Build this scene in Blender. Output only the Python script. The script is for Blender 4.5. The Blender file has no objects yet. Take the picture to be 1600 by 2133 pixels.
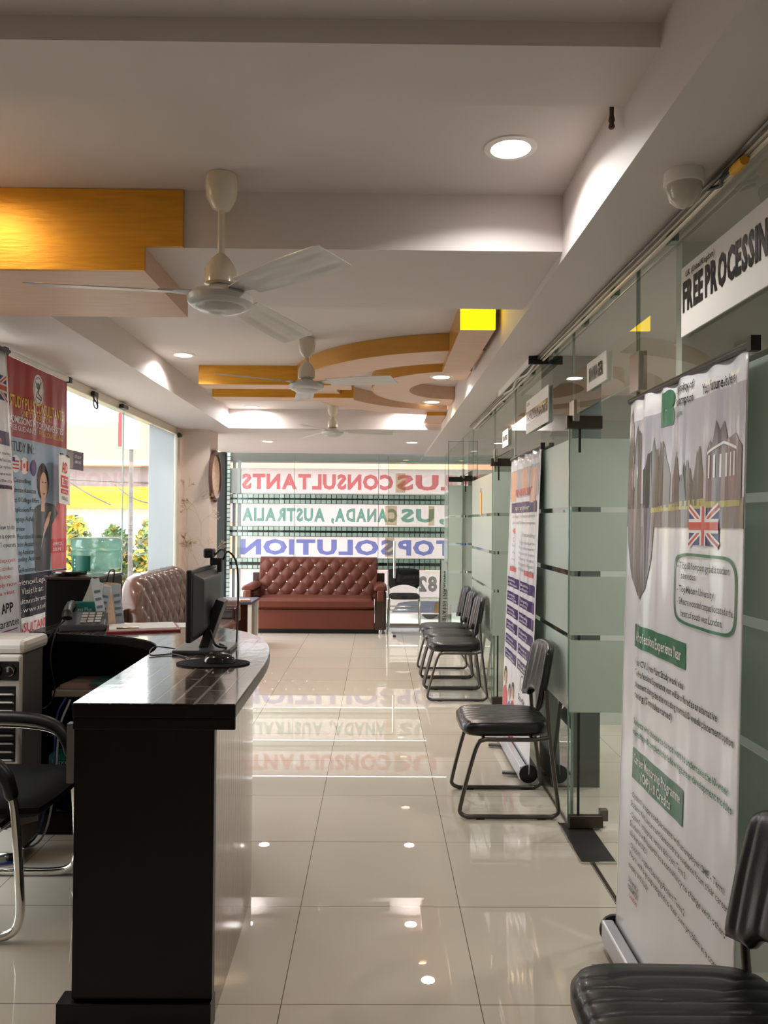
import bpy, bmesh, math, random
from mathutils import Vector, Matrix
random.seed(7)
PI = math.pi
SC = bpy.context.scene
COL = SC.collection

# ------------------------------------------------------------------ camera, world, exposure
cam_d = bpy.data.cameras.new('camera')
cam = bpy.data.objects.new('camera', cam_d); COL.objects.link(cam)
cam_d.sensor_fit = 'HORIZONTAL'; cam_d.sensor_width = 36.0
cam_d.lens = 36.0 * 1632.0 / 1600.0
cam_d.clip_start = 0.05; cam_d.clip_end = 200
YAW, PITCH, ROLL = -0.0074, 0.0125, 0.0075
fwd = Vector((-math.sin(YAW) * math.cos(PITCH), math.cos(YAW) * math.cos(PITCH), math.sin(PITCH)))
q = fwd.to_track_quat('-Z', 'Y')
cam.rotation_euler = (q.to_matrix() @ Matrix.Rotation(ROLL, 3, 'Z')).to_euler()
cam.location = (0, 0, 1.453)
SC.camera = cam
SC.view_settings.view_transform = 'Standard'
SC.view_settings.look = 'None'
SC.view_settings.gamma = 1.0
SC.view_settings.use_curve_mapping = False
SC.view_settings.exposure = 1.2
SC.cycles.use_denoising = True
SC.cycles.max_bounces = 10
SC.cycles.diffuse_bounces = 5
SC.cycles.glossy_bounces = 5
SC.cycles.transmission_bounces = 8
SC.cycles.transparent_max_bounces = 24
SC.cycles.caustics_reflective = False
SC.cycles.caustics_refractive = False
SC.cycles.sample_clamp_indirect = 4.0

world = bpy.data.worlds.new('world'); SC.world = world
world.use_nodes = True
wb = world.node_tree.nodes['Background']
wb.inputs['Color'].default_value = (0.95, 0.97, 1.0, 1)
wb.inputs['Strength'].default_value = 2.9

LENS_GLOW = 9.0
LAMP_WATTS = 4.4

# ------------------------------------------------------------------ helpers
def lin(c):
    return tuple(((v / 255.0) / 12.92 if v / 255.0 <= 0.04045 else ((v / 255.0 + 0.055) / 1.055) ** 2.4) for v in c)

def nd(nt, t, **kw):
    n = nt.nodes.new(t)
    for k, v in kw.items():
        if hasattr(n, k): setattr(n, k, v)
    return n

def M(name, col, rough=.5, metal=0., coat=0., spec=.5, var=(6., .06), bump=None, emis=None, es=1., alpha=1., trans=0., stretch=(1, 1, 1)):
    m = bpy.data.materials.new(name); m.use_nodes = True
    nt = m.node_tree; p = nt.nodes['Principled BSDF']
    c = lin(col)
    p.inputs['Roughness'].default_value = rough
    p.inputs['Metallic'].default_value = metal
    p.inputs['Coat Weight'].default_value = coat
    p.inputs['Coat Roughness'].default_value = .08
    p.inputs['Specular IOR Level'].default_value = spec
    p.inputs['Transmission Weight'].default_value = trans
    p.inputs['Alpha'].default_value = alpha
    tc = nd(nt, 'ShaderNodeTexCoord'); mp = nd(nt, 'ShaderNodeMapping')
    mp.inputs['Scale'].default_value = stretch
    nt.links.new(tc.outputs['Object'], mp.inputs['Vector'])
    n = nd(nt, 'ShaderNodeTexNoise'); n.inputs['Scale'].default_value = var[0]; n.inputs['Detail'].default_value = 3
    nt.links.new(mp.outputs[0], n.inputs['Vector'])
    mx = nd(nt, 'ShaderNodeMix', data_type='RGBA')
    mx.inputs[6].default_value = (*[v * (1 - var[1]) for v in c], 1)
    mx.inputs[7].default_value = (*[min(1, v * (1 + var[1])) for v in c], 1)
    nt.links.new(n.outputs['Fac'], mx.inputs[0])
    nt.links.new(mx.outputs[2], p.inputs['Base Color'])
    if bump:
        b = nd(nt, 'ShaderNodeTexNoise'); b.inputs['Scale'].default_value = bump[0]; b.inputs['Detail'].default_value = 4
        nt.links.new(mp.outputs[0], b.inputs['Vector'])
        bp = nd(nt, 'ShaderNodeBump'); bp.inputs['Strength'].default_value = bump[1]; bp.inputs['Distance'].default_value = .01
        nt.links.new(b.outputs['Fac'], bp.inputs['Height']); nt.links.new(bp.outputs[0], p.inputs['Normal'])
    if emis:
        p.inputs['Emission Color'].default_value = (*lin(emis), 1); p.inputs['Emission Strength'].default_value = es
    return m

ORG = {}
class MB:
    def __init__(s): s.v = []; s.f = []; s.mi = []; s.cur = 0
    def add(s, vs, fs):
        o = len(s.v); s.v += [tuple(v) for v in vs]
        for f in fs: s.f.append([i + o for i in f]); s.mi.append(s.cur)
        return s
    def box(s, x0, x1, y0, y1, z0, z1):
        return s.add([(x0,y0,z0),(x1,y0,z0),(x1,y1,z0),(x0,y1,z0),(x0,y0,z1),(x1,y0,z1),(x1,y1,z1),(x0,y1,z1)],
                     [(3,2,1,0),(4,5,6,7),(0,1,5,4),(1,2,6,5),(2,3,7,6),(3,0,4,7)])
    def obox(s, c, ax, ay, az, hx, hy, hz):
        c = Vector(c); ax, ay, az = Vector(ax).normalized(), Vector(ay).normalized(), Vector(az).normalized()
        vs = [c + ax*hx*i + ay*hy*j + az*hz*k for k in (-1,1) for i, j in ((-1,-1),(1,-1),(1,1),(-1,1))]
        return s.add(vs, [(3,2,1,0),(4,5,6,7),(0,1,5,4),(1,2,6,5),(2,3,7,6),(3,0,4,7)])
    def prism(s, poly, z0, z1):
        n = len(poly)
        vs = [(x, y, z0) for x, y in poly] + [(x, y, z1) for x, y in poly]
        return s.add(vs, [list(range(n))[::-1], list(range(n, 2*n))] + [(i, (i+1) % n, n + (i+1) % n, n + i) for i in range(n)])
    def lathe(s, prof, c=(0,0,0), seg=28, axis='z', a0=0):
        vs = []; fs = []
        for r, h in prof:
            for k in range(seg):
                a = a0 + 2*PI*k/seg; x, y = r*math.cos(a), r*math.sin(a)
                p = (x, y, h) if axis == 'z' else ((h, x, y) if axis == 'x' else (x, h, y))
                vs.append((c[0]+p[0], c[1]+p[1], c[2]+p[2]))
        for i in range(len(prof)-1):
            for k in range(seg):
                k2 = (k+1) % seg
                fs.append((i*seg+k, i*seg+k2, (i+1)*seg+k2, (i+1)*seg+k))
        fs.append(list(range(seg))[::-1]); fs.append([(len(prof)-1)*seg+k for k in range(seg)])
        return s.add(vs, fs)
    def cyl(s, p0, p1, r, seg=16): return s.tube([p0, p1], r, seg, smooth=0)
    def tube(s, pts, r, seg=10, smooth=6, closed=False):
        P = [Vector(p) for p in pts]
        if smooth and len(P) > 2:
            Q = []; n = len(P)
            rng = range(n if closed else n-1)
            for i in rng:
                p0 = P[(i-1) % n] if closed or i > 0 else P[0]*2 - P[1]
                p1 = P[i]; p2 = P[(i+1) % n]
                p3 = P[(i+2) % n] if closed or i+2 < n else p2*2 - p1
                for k in range(smooth):
                    t = k/smooth
                    Q.append(.5*((2*p1) + (p2-p0)*t + (2*p0-5*p1+4*p2-p3)*t*t + (3*p1-p0-3*p2+p3)*t**3))
            if not closed: Q.append(P[-1])
            P = Q
        n = len(P); vs = []; fs = []
        T = []
        for i in range(n):
            a = P[(i-1) % n] if closed or i > 0 else P[i]
            b = P[(i+1) % n] if closed or i < n-1 else P[i]
            d = b - a; T.append(d.normalized() if d.length > 1e-9 else Vector((0,0,1)))
        u = T[0].orthogonal().normalized()
        for i in range(n):
            u = (u - T[i]*u.dot(T[i])); u = u.normalized() if u.length > 1e-6 else T[i].orthogonal().normalized()
            w = T[i].cross(u); rr = r[i] if isinstance(r, (list, tuple)) else r
            for k in range(seg):
                a = 2*PI*k/seg; vs.append(P[i] + u*(rr*math.cos(a)) + w*(rr*math.sin(a)))
        for i in range(n if closed else n-1):
            j = (i+1) % n
            for k in range(seg):
                k2 = (k+1) % seg; fs.append((i*seg+k, i*seg+k2, j*seg+k2, j*seg+k))
        if not closed: fs.append(list(range(seg))[::-1]); fs.append([(n-1)*seg+k for k in range(seg)])
        return s.add(vs, fs)
    def grid(s, f, nu, nv, cu=False):
        vs = [f(i/nu, j/nv) for j in range(nv+1) for i in range(nu+1)]
        return s.add(vs, [(j*(nu+1)+i, j*(nu+1)+i+1, (j+1)*(nu+1)+i+1, (j+1)*(nu+1)+i) for j in range(nv) for i in range(nu)])
    def slab(s, f, g, nu, nv):
        # closed sheet between front f(u,v) and back g(u,v)
        W = nu+1; n = W*(nv+1)
        vs = [f(i/nu, j/nv) for j in range(nv+1) for i in range(W)] + [g(i/nu, j/nv) for j in range(nv+1) for i in range(W)]
        fs = []
        for j in range(nv):
            for i in range(nu):
                a = j*W+i; fs.append((a, a+1, a+1+W, a+W)); fs.append((n+a+W, n+a+1+W, n+a+1, n+a))
        for i in range(nu):
            fs.append((i+1, i, n+i, n+i+1)); a = nv*W+i; fs.append((a, a+1, n+a+1, n+a))
        for j in range(nv):
            a = j*W; fs.append((a, a+W, n+a+W, n+a)); a = j*W+nu; fs.append((a+W, a, n+a, n+a+W))
        return s.add(vs, fs)
    def patch(s, f, x0, x1, y0, y1, off=.0015, nx=None, ny=None):
        nx = nx or max(1, int(abs(x1-x0)/.02)); ny = ny or max(1, int(abs(y1-y0)/.12))
        return s.grid(lambda u, v: f(x0+(x1-x0)*u, y0+(y1-y0)*v, off), nx, ny)
    def poly(s, f, pts, off=.0015, st=.02):
        # cut into narrow strips so the print follows the folds
        ar = sum(pts[i-1][0]*pts[i][1]-pts[i][0]*pts[i-1][1] for i in range(len(pts)))
        if ar < 0: pts = pts[::-1]
        lo, hi = min(p[0] for p in pts), max(p[0] for p in pts)
        def clip(P, x, sg):
            out = []
            for i in range(len(P)):
                p, q = P[i-1], P[i]; a, b = sg*(p[0]-x), sg*(q[0]-x)
                if (a >= 0) != (b >= 0): t = a/(a-b); out.append((x, p[1]+(q[1]-p[1])*t))
                if b >= 0: out.append(q)
            return out
        n = max(1, math.ceil((hi-lo)/st))
        for k in range(n):
            P = pts
            if k > 0: P = clip(P, lo+(hi-lo)*k/n, 1)
            if k < n-1 and len(P) > 2: P = clip(P, lo+(hi-lo)*(k+1)/n, -1)
            if len(P) > 2: s.add([f(x, y, off) for x, y in P], [list(range(len(P)))])
        return s
    def ell(s, f, cx, cy, rx, ry, off=.0015, n=20, a0=0, a1=2*PI):
        return s.poly(f, [(cx+rx*math.cos(a0+(a1-a0)*k/n), cy+ry*math.sin(a0+(a1-a0)*k/n)) for k in range(n)], off)
    def ringp(s, f, cx, cy, rx, ry, t, off=.0015, n=24, e=1.):
        def pt(k, d):
            a = 2*PI*k/n; c_, s_ = math.cos(a), math.sin(a)
            return (cx+(rx-d)*math.copysign(abs(c_)**e, c_), cy+(ry-d)*math.copysign(abs(s_)**e, s_))
        return s.add([f(*pt(k, 0), off) for k in range(n)] + [f(*pt(k, t), off) for k in range(n)],
                     [(k, (k+1) % n, n+(k+1) % n, n+k) for k in range(n)])
    def line(s, f, pts, w, off=.0015):
        for (xa, ya), (xb, yb) in zip(pts, pts[1:]):
            d = math.hypot(xb-xa, yb-ya) or 1e-6; nx, ny = -(yb-ya)/d*w/2, (xb-xa)/d*w/2
            s.poly(f, [(xa+nx, ya+ny), (xb+nx, yb+ny), (xb-nx, yb-ny), (xa-nx, ya-ny)], off)
        return s
    def text(s, f, txt, x, y, h, w=None, align='l', off=.0034, bold=False):
        A = ATLAS[bold]; cx = 0; items = []
        for ch in txt:
            if ch == ' ': cx += .28; continue
            g = A.get(ch) or A['o']
            items.append((g, cx)); cx += g[2] + .09
        tot = max(cx-.09, .01); sx = (w/tot) if w else h; tw = tot*sx
        x0 = x - (tw if align == 'r' else tw/2 if align == 'c' else 0)
        for g, gx in items:
            s.add([f(x0+(gx+vx)*sx, y+vy*h, off) for vx, vy in g[0]], g[1])
        return s
    def build(s, name, mat, parent=None, smooth=False, bev=0, world=True, org=None, sub=0):
        me = bpy.data.meshes.new(name)
        if parent is not None:
            o0 = ORG.get(parent, Vector((0,0,0))) if world else Vector((0,0,0))
        else:
            if org is None:
                xs = [v[0] for v in s.v]; ys = [v[1] for v in s.v]; zs = [v[2] for v in s.v]
                org = ((min(xs)+max(xs))/2, (min(ys)+max(ys))/2, min(zs))
            o0 = Vector(org)
        me.from_pydata([(v[0]-o0[0], v[1]-o0[1], v[2]-o0[2]) for v in s.v], [], s.f)
        for m in (mat if isinstance(mat, (list, tuple)) else [mat]): me.materials.append(m)
        if any(s.mi): me.polygons.foreach_set('material_index', s.mi)
        if smooth:
            me.polygons.foreach_set('use_smooth', [True]*len(me.polygons))
            if smooth != 'all': me.set_sharp_from_angle(angle=math.radians(40))
        me.update()
        o = bpy.data.objects.new(name, me); COL.objects.link(o)
        if parent is not None:
            o.parent = parent; ORG[o] = ORG.get(parent, Vector((0,0,0)))
        else:
            o.location = o0; ORG[o] = o0
        if bev:
            b = o.modifiers.new('bevel', 'BEVEL'); b.width = bev; b.segments = 2; b.limit_method = 'ANGLE'
        if sub:
            b = o.modifiers.new('subsurf', 'SUBSURF'); b.levels = sub; b.render_levels = sub
        return o

def thing(name, label, cat, loc=(0,0,0), rz=0, group=None, kind=None):
    o = bpy.data.objects.new(name, None); COL.objects.link(o)
    o.location = loc; o.rotation_euler = (0,0,rz); o.empty_display_size = .1
    ORG[o] = Vector(loc)
    return tag(o, label, cat, group, kind)
def tag(o, label=None, cat=None, group=None, kind=None):
    if label: o['label'] = label
    if cat: o['category'] = cat
    if group: o['group'] = group
    if kind: o['kind'] = kind
    return o
def struct(o, label=None):
    o['kind'] = 'structure'
    if label: o['label'] = label
    return o
def sthing(name, label=None, loc=(0,0,0)):
    o = bpy.data.objects.new(name, None); COL.objects.link(o); o.location = loc; ORG[o] = Vector(loc)
    return struct(o, label)
def dup(root, loc, rz=None, label=None):
    def cp(o, par):
        c = o.copy(); COL.objects.link(c)
        if par is not None: c.parent = par
        for ch in list(o.children): cp(ch, c)
        return c
    r = cp(root, None); r.location = loc
    if rz is not None: r.rotation_euler = (0,0,rz)
    if label: r['label'] = label
    ORG[r] = Vector(loc)
    return r

# glyph atlas: outline of every printable character, plain and bold
ATLAS = {}
def make_atlas():
    chars = [chr(c) for c in range(33, 127)]
    for bold in (False, True, 'heavy'):
        obs = []
        for ch in chars:
            cu = bpy.data.curves.new('glyph', 'FONT'); cu.body = ch; cu.resolution_u = 2; cu.size = 1.38
            cu.offset = {False: .004, True: .022, 'heavy': .066}[bold]
            o = bpy.data.objects.new('glyph', cu); COL.objects.link(o); obs.append(o)
        dg = bpy.context.evaluated_depsgraph_get()
        D = {}
        for ch, o in zip(chars, obs):
            me = bpy.data.meshes.new_from_object(o.evaluated_get(dg))
            vs = [(v.co.x, v.co.y) for v in me.vertices]
            if vs:
                xm = min(v[0] for v in vs)
                D[ch] = ([(x-xm, y) for x, y in vs], [list(p.vertices) for p in me.polygons], max(v[0] for v in vs)-xm)
            bpy.data.meshes.remove(me)
        for o in obs:
            cu = o.data; bpy.data.objects.remove(o); bpy.data.curves.remove(cu)
        ATLAS[bold] = D
make_atlas()

# ------------------------------------------------------------------ materials
def mat_glass(name, tint, ior=1.75):
    m = bpy.data.materials.new(name); m.use_nodes = True; nt = m.node_tree; nt.nodes.clear()
    out = nd(nt, 'ShaderNodeOutputMaterial'); mix = nd(nt, 'ShaderNodeMixShader')
    t = nd(nt, 'ShaderNodeBsdfTransparent'); t.inputs[0].default_value = (*tint, 1)
    g = nd(nt, 'ShaderNodeBsdfGlossy'); g.inputs['Roughness'].default_value = 0; g.inputs['Color'].default_value = (.95, 1, .97, 1)
    fr = nd(nt, 'ShaderNodeFresnel'); fr.inputs['IOR'].default_value = ior
    nz = nd(nt, 'ShaderNodeTexNoise'); nz.inputs['Scale'].default_value = 1.5
    bp = nd(nt, 'ShaderNodeBump'); bp.inputs['Strength'].default_value = .02; bp.inputs['Distance'].default_value = .02
    tc = nd(nt, 'ShaderNodeTexCoord')
    nt.links.new(tc.outputs['Object'], nz.inputs['Vector']); nt.links.new(nz.outputs['Fac'], bp.inputs['Height']); nt.links.new(bp.outputs[0], g.inputs['Normal'])
    geo = nd(nt, 'ShaderNodeNewGeometry')
    mul = nd(nt, 'ShaderNodeMath', operation='SUBTRACT'); mul.inputs[0].default_value = 1.0
    bf = nd(nt, 'ShaderNodeMath', operation='MULTIPLY')
    nt.links.new(geo.outputs['Backfacing'], mul.inputs[1])
    nt.links.new(fr.outputs[0], bf.inputs[0]); nt.links.new(mul.outputs[0], bf.inputs[1])
    nt.links.new(bf.outputs[0], mix.inputs[0]); nt.links.new(t.outputs[0], mix.inputs[1]); nt.links.new(g.outputs[0], mix.inputs[2])
    nt.links.new(mix.outputs[0], out.inputs[0])
    return m
def mat_sheet(name, col, tr=.5, gloss=.1, rough=.25, clear=0., var=.03):
    # thin sheet that lets light through: vinyl, frosted film, sign skin
    m = bpy.data.materials.new(name); m.use_nodes = True; nt = m.node_tree; nt.nodes.clear()
    out = nd(nt, 'ShaderNodeOutputMaterial'); c = lin(col)
    tc = nd(nt, 'ShaderNodeTexCoord'); n = nd(nt, 'ShaderNodeTexNoise'); n.inputs['Scale'].default_value = 2.5
    nt.links.new(tc.outputs['Object'], n.inputs['Vector'])
    mx = nd(nt, 'ShaderNodeMix', data_type='RGBA'); nt.links.new(n.outputs['Fac'], mx.inputs[0])
    mx.inputs[6].default_value = (*[v*(1-var) for v in c], 1); mx.inputs[7].default_value = (*[min(1, v*(1+var)) for v in c], 1)
    d = nd(nt, 'ShaderNodeBsdfDiffuse'); t = nd(nt, 'ShaderNodeBsdfTranslucent'); a = nd(nt, 'ShaderNodeMixShader'); a.inputs[0].default_value = tr
    nt.links.new(mx.outputs[2], d.inputs[0]); nt.links.new(mx.outputs[2], t.inputs[0])
    nt.links.new(d.outputs[0], a.inputs[1]); nt.links.new(t.outputs[0], a.inputs[2]); last = a
    if clear:
        tp = nd(nt, 'ShaderNodeBsdfTransparent'); tp.inputs[0].default_value = (.9, .95, .92, 1)
        b = nd(nt, 'ShaderNodeMixShader'); b.inputs[0].default_value = clear
        nt.links.new(last.outputs[0], b.inputs[1]); nt.links.new(tp.outputs[0], b.inputs[2]); last = b
    if gloss:
        g = nd(nt, 'ShaderNodeBsdfGlossy'); g.inputs['Roughness'].default_value = rough
        lw = nd(nt, 'ShaderNodeLayerWeight'); lw.inputs[0].default_value = .5
        pw = nd(nt, 'ShaderNodeMath', operation='POWER'); pw.inputs[1].default_value = 4; nt.links.new(lw.outputs['Facing'], pw.inputs[0])
        ma = nd(nt, 'ShaderNodeMath', operation='MULTIPLY_ADD'); ma.inputs[1].default_value = .7; ma.inputs[2].default_value = gloss*.35; nt.links.new(pw.outputs[0], ma.inputs[0])
        b = nd(nt, 'ShaderNodeMixShader'); nt.links.new(ma.outputs[0], b.inputs[0])
        nt.links.new(last.outputs[0], b.inputs[1]); nt.links.new(g.outputs[0], b.inputs[2]); last = b
    nt.links.new(last.outputs[0], out.inputs[0])
    return m
def mat_floor():
    m = M('floor_tile', (200, 189, 174), rough=.008, var=(3, .05), spec=.5)
    nt = m.node_tree; p = nt.nodes['Principled BSDF']
    geo = nd(nt, 'ShaderNodeNewGeometry'); va = nd(nt, 'ShaderNodeVectorMath', operation='SUBTRACT'); va.inputs[1].default_value = (.319-6, 2.376-12, 0)
    nt.links.new(geo.outputs['Position'], va.inputs[0])
    br = nd(nt, 'ShaderNodeTexBrick'); br.offset = 0; br.squash = 1
    br.inputs['Scale'].default_value = 1; br.inputs['Brick Width'].default_value = .6; br.inputs['Row Height'].default_value = .6
    br.inputs['Mortar Size'].default_value = .0016; br.inputs['Mortar Smooth'].default_value = 0; br.inputs['Bias'].default_value = 0
    br.inputs['Color1'].default_value = (*lin((200,189,174)), 1); br.inputs['Color2'].default_value = (*lin((196,185,170)), 1)
    br.inputs['Mortar'].default_value = (*lin((110,98,84)), 1)
    nt.links.new(va.outputs[0], br.inputs['Vector']); nt.links.new(br.outputs['Color'], p.inputs['Base Color'])
    # each tile lies at a very slightly different tilt
    w = nd(nt, 'ShaderNodeTexNoise'); w.inputs['Scale'].default_value = .9; w.inputs['Detail'].default_value = 1
    nt.links.new(geo.outputs['Position'], w.inputs['Vector'])
    bp = nd(nt, 'ShaderNodeBump'); bp.inputs['Strength'].default_value = .006; bp.inputs['Distance'].default_value = .02
    nt.links.new(w.outputs['Fac'], bp.inputs['Height']); nt.links.new(bp.outputs[0], p.inputs['Normal'])
    return m
def mat_brick(name, c1, c2, mortar, bw, rh, ms, rough, offset=.5, bump=.4, coat=0, rot=0, vec='Object', perm=None):
    m = M(name, c1, rough=rough, coat=coat); nt = m.node_tree; p = nt.nodes['Principled BSDF']
    tc = nd(nt, 'ShaderNodeTexCoord'); mp = nd(nt, 'ShaderNodeMapping'); mp.inputs['Rotation'].default_value = (rot if perm else 0, 0, 0 if perm else rot)
    br = nd(nt, 'ShaderNodeTexBrick'); br.offset = offset
    br.inputs['Scale'].default_value = 1; br.inputs['Brick Width'].default_value = bw; br.inputs['Row Height'].default_value = rh
    br.inputs['Mortar Size'].default_value = ms; br.inputs['Mortar Smooth'].default_value = .2
    br.inputs['Color1'].default_value = (*lin(c1), 1); br.inputs['Color2'].default_value = (*lin(c2), 1); br.inputs['Mortar'].default_value = (*lin(mortar), 1)
    nt.links.new(tc.outputs[vec], mp.inputs['Vector']); nt.links.new(mp.outputs[0], br.inputs['Vector']); nt.links.new(br.outputs['Color'], p.inputs['Base Color'])
    bp = nd(nt, 'ShaderNodeBump'); bp.inputs['Strength'].default_value = bump; bp.inputs['Distance'].default_value = .004; bp.invert = True
    nt.links.new(br.outputs['Fac'], bp.inputs['Height'])
    nz = nd(nt, 'ShaderNodeTexNoise'); nz.inputs['Scale'].default_value = 14
    nt.links.new(tc.outputs[vec], nz.inputs['Vector'])
    b2 = nd(nt, 'ShaderNodeBump'); b2.inputs['Strength'].default_value = bump*.05; b2.inputs['Distance'].default_value = .01
    nt.links.new(nz.outputs['Fac'], b2.inputs['Height']); nt.links.new(bp.outputs[0], b2.inputs['Normal'])
    nt.links.new(b2.outputs[0], p.inputs['Normal']); nt.links.new(b2.outputs[0], p.inputs['Coat Normal'])
    return m

FLOOR = mat_floor()
CEIL = M('ceiling_paint', (214, 204, 200), rough=.6, var=(1.2, .03), bump=(30, .02))
WALL = M('wall_paint', (205, 200, 192), rough=.7)
OFFW = M('office_wall_paint', (198, 200, 192), rough=.7)
PAPER_WALL = M('wallpaper', (214, 192, 178), rough=.55, var=(3, .05))
PRINT_GOLD = M('wallpaper_print', (196, 168, 128), rough=.4)
GLASS = mat_glass('clear_glass', (.93, .952, .936), 1.9)
WINGLASS = mat_glass('window_glass', (.96, .98, .97), 1.35)
EDGE = M('glass_edge', (104, 132, 122), rough=.15, spec=.6)
FROST = mat_sheet('frosted_film', (212, 222, 212), tr=.42, gloss=.12, rough=.3, clear=.06)
BLIND = mat_sheet('white_film', (212, 217, 221), tr=.58, gloss=.05, clear=.05)
STEEL = M('brushed_steel', (170, 162, 152), rough=.3, metal=1)
DSTEEL = M('dark_patch_metal', (74, 66, 58), rough=.35, metal=.7)
CHROME = M('chrome', (222, 220, 216), rough=.08, metal=1)
GREYTUBE = M('grey_tube', (92, 88, 84), rough=.28, metal=.8)
GOLD = M('gold_paint', (212, 152, 44), rough=.42, metal=.35, var=(7, .25), bump=(12, .1), stretch=(1, 1, 8))
WOODB = M('brown_veneer', (212, 176, 152), rough=.45, var=(5, .12), stretch=(1, 8, 8))
WOODO = M('orange_veneer', (204, 148, 66), rough=.32, metal=.3, var=(5, .12), stretch=(1, 1, 10))
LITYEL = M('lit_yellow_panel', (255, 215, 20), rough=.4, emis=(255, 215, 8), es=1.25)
LENS = M('lamp_lens', (255, 250, 240), emis=(255, 246, 238), es=LENS_GLOW)
LENSW = M('warm_lamp_lens', (255, 236, 190), emis=(255, 222, 150), es=LENS_GLOW)
WHITE = M('white_plastic', (232, 228, 222), rough=.35)
CREAM = M('cream_enamel', (214, 202, 182), rough=.22, coat=.4)
FANW = M('fan_white', (194, 191, 187), rough=.3, coat=.2)
BLACK = M('black_plastic', (16, 16, 17), rough=.4)
GBLACK = M('glossy_black', (9, 9, 10), rough=.15, coat=.5)
VINYL = M('black_vinyl', (17, 17, 18), rough=.33, coat=.12, bump=(160, .05))
FABRIC = M('black_fabric', (14, 14, 15), rough=.85, bump=(300, .15), spec=.2)
DWOOD = M('dark_counter_wood', (11, 6, 5), spec=.25, rough=.3, var=(4, .3), stretch=(6, 6, .6))
RWOOD = M('ripple_counter_wood', (92, 74, 66), rough=.13, coat=.6, var=(5, .25), bump=(5, .35), stretch=(9, 9, .8))
LEATHER = M('brown_leather', (94, 49, 37), rough=.42, spec=.22, var=(8, .12), bump=(90, .03))
LEATHER2 = M('taupe_leather', (88, 57, 45), rough=.3, coat=.35, var=(8, .12), bump=(90, .03))
SOFAW = M('dark_sofa_wood', (44, 22, 16), rough=.15, coat=.5, var=(4, .3), stretch=(6, 6, 1))
BUTTON = M('crystal_button', (235, 228, 220), rough=.1, metal=.6)
VWHITE = mat_sheet('banner_vinyl', (240, 238, 240), tr=.15, gloss=.22, rough=.16)
VRED = mat_sheet('banner_red', (160, 22, 32), tr=.12, gloss=.1, rough=.25)
VBLUE = mat_sheet('banner_pale_blue', (158, 180, 200), tr=.12, gloss=.1, rough=.25)
VDARK = mat_sheet('banner_navy', (32, 30, 50), tr=.1, gloss=.1, rough=.25)
def ink(n, c): return mat_sheet('ink_' + n, c, tr=.15, gloss=.12, rough=.2)
I_BLK = ink('black', (34, 32, 34)); I_GRN = ink('green', (58, 122, 88)); I_PUR = ink('purple', (62, 40, 108)); I_RED = ink('red', (206, 52, 52))
I_WHT = ink('white', (240, 238, 236)); I_YEL = ink('yellow', (236, 196, 44)); I_GRY = ink('grey', (150, 146, 146)); I_PINK = ink('rose', (226, 108, 108))
I_SKIN = ink('skin', (226, 178, 154)); I_HAIR = ink('hair', (58, 44, 40)); I_BLUE = ink('blue', (40, 48, 120)); I_SKY = ink('grey_sky', (188, 184, 190))
I_TREE = ink('tree', (92, 84, 74)); I_LAWN = ink('lawn', (176, 168, 92)); I_STONE = ink('stone', (120, 104, 104)); I_TEAL = ink('teal', (90, 160, 150))
I_LBLU = ink('light_blue', (110, 140, 200)); I_ROAD = ink('road', (128, 116, 116))
TEAL = M('teal_card', (20, 116, 112), rough=.4)
PAPER = M('paper', (220, 216, 208), rough=.7)
REDBOARD = M('maroon_board', (138, 38, 44), rough=.35)
BLUEW = mat_sheet('bottle_plastic', (178, 232, 220), tr=.75, gloss=.2, rough=.1, clear=.4)
LABELG = M('bottle_label', (10, 112, 92), rough=.4)
COOLW = M('cooler_white', (214, 206, 198), rough=.35)
COOLG = M('cooler_grey', (104, 98, 94), rough=.45)
MOSAIC = mat_brick('mosaic_tiles', (192, 208, 200), (158, 178, 170), (38, 46, 44), .075, .0625, .006, .25, offset=0, rot=PI/2, perm=True)
MOSDARK = M('mosaic_gap', (44, 50, 48), rough=.5)
COUNTER = mat_brick('countertop_tiles', (70, 58, 53), (40, 33, 31), (128, 116, 108), .17, .06, .004, .13, offset=.33, bump=1.0, coat=.5, rot=PI/2)
DOORDK = M('dark_door_leaf', (52, 54, 53), rough=.8, spec=.1)

# ================================================================== SETTING
ZC, ZB, ZS = 2.61, 2.41, 2.38      # coffer ceiling, cross beams, side beam
XL, XR, XS = -2.12, .93, .643      # left window wall, glass partition, side beam edge
YF = 11.0                          # far glass front
YBACK = -1.6
mb = MB(); mb.box(-2.2, 3.3, YBACK-.1, 11.25, -.12, 0); struct(mb.build('floor', FLOOR), 'glossy beige tiled floor')
mb = MB()
mb.box(-2.2, 3.3, YBACK-.1, 8.62, ZC, ZC+.15)                # slab over the coffers
mb.box(XS, 3.3, YBACK-.1, 11.05, ZS, ZC)                     # right side beam and office soffit
mb.box(-2.2, -1.55, YBACK-.1, 8.1, ZB, ZC)                   # left soffit
mb.box(-1.55, XS, 2.747, 3.5, ZB, ZC)                        # cross beam between coffers
mb.box(-1.55, XS, 1.79, 2.05, 2.553, ZC)                     # shallow drop near the viewer
mb.box(-2.2, XS, 8.1, 11.05, ZB, ZC+.15)                     # low far ceiling
struct(mb.build('ceiling', CEIL), 'stepped white plaster ceiling with recessed bays')
mb = MB(); mb.box(-2.2, 3.3, YBACK-.15, YBACK, 0, ZC); struct(mb.build('wall_back', WALL))
mb = MB(); mb.box(XL-.1, XL, YBACK, 2.6, 0, ZB); struct(mb.build('wall_left', WALL))
mb = MB(); mb.box(3.2, 3.3, YBACK, 11.05, 0, ZS)
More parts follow.
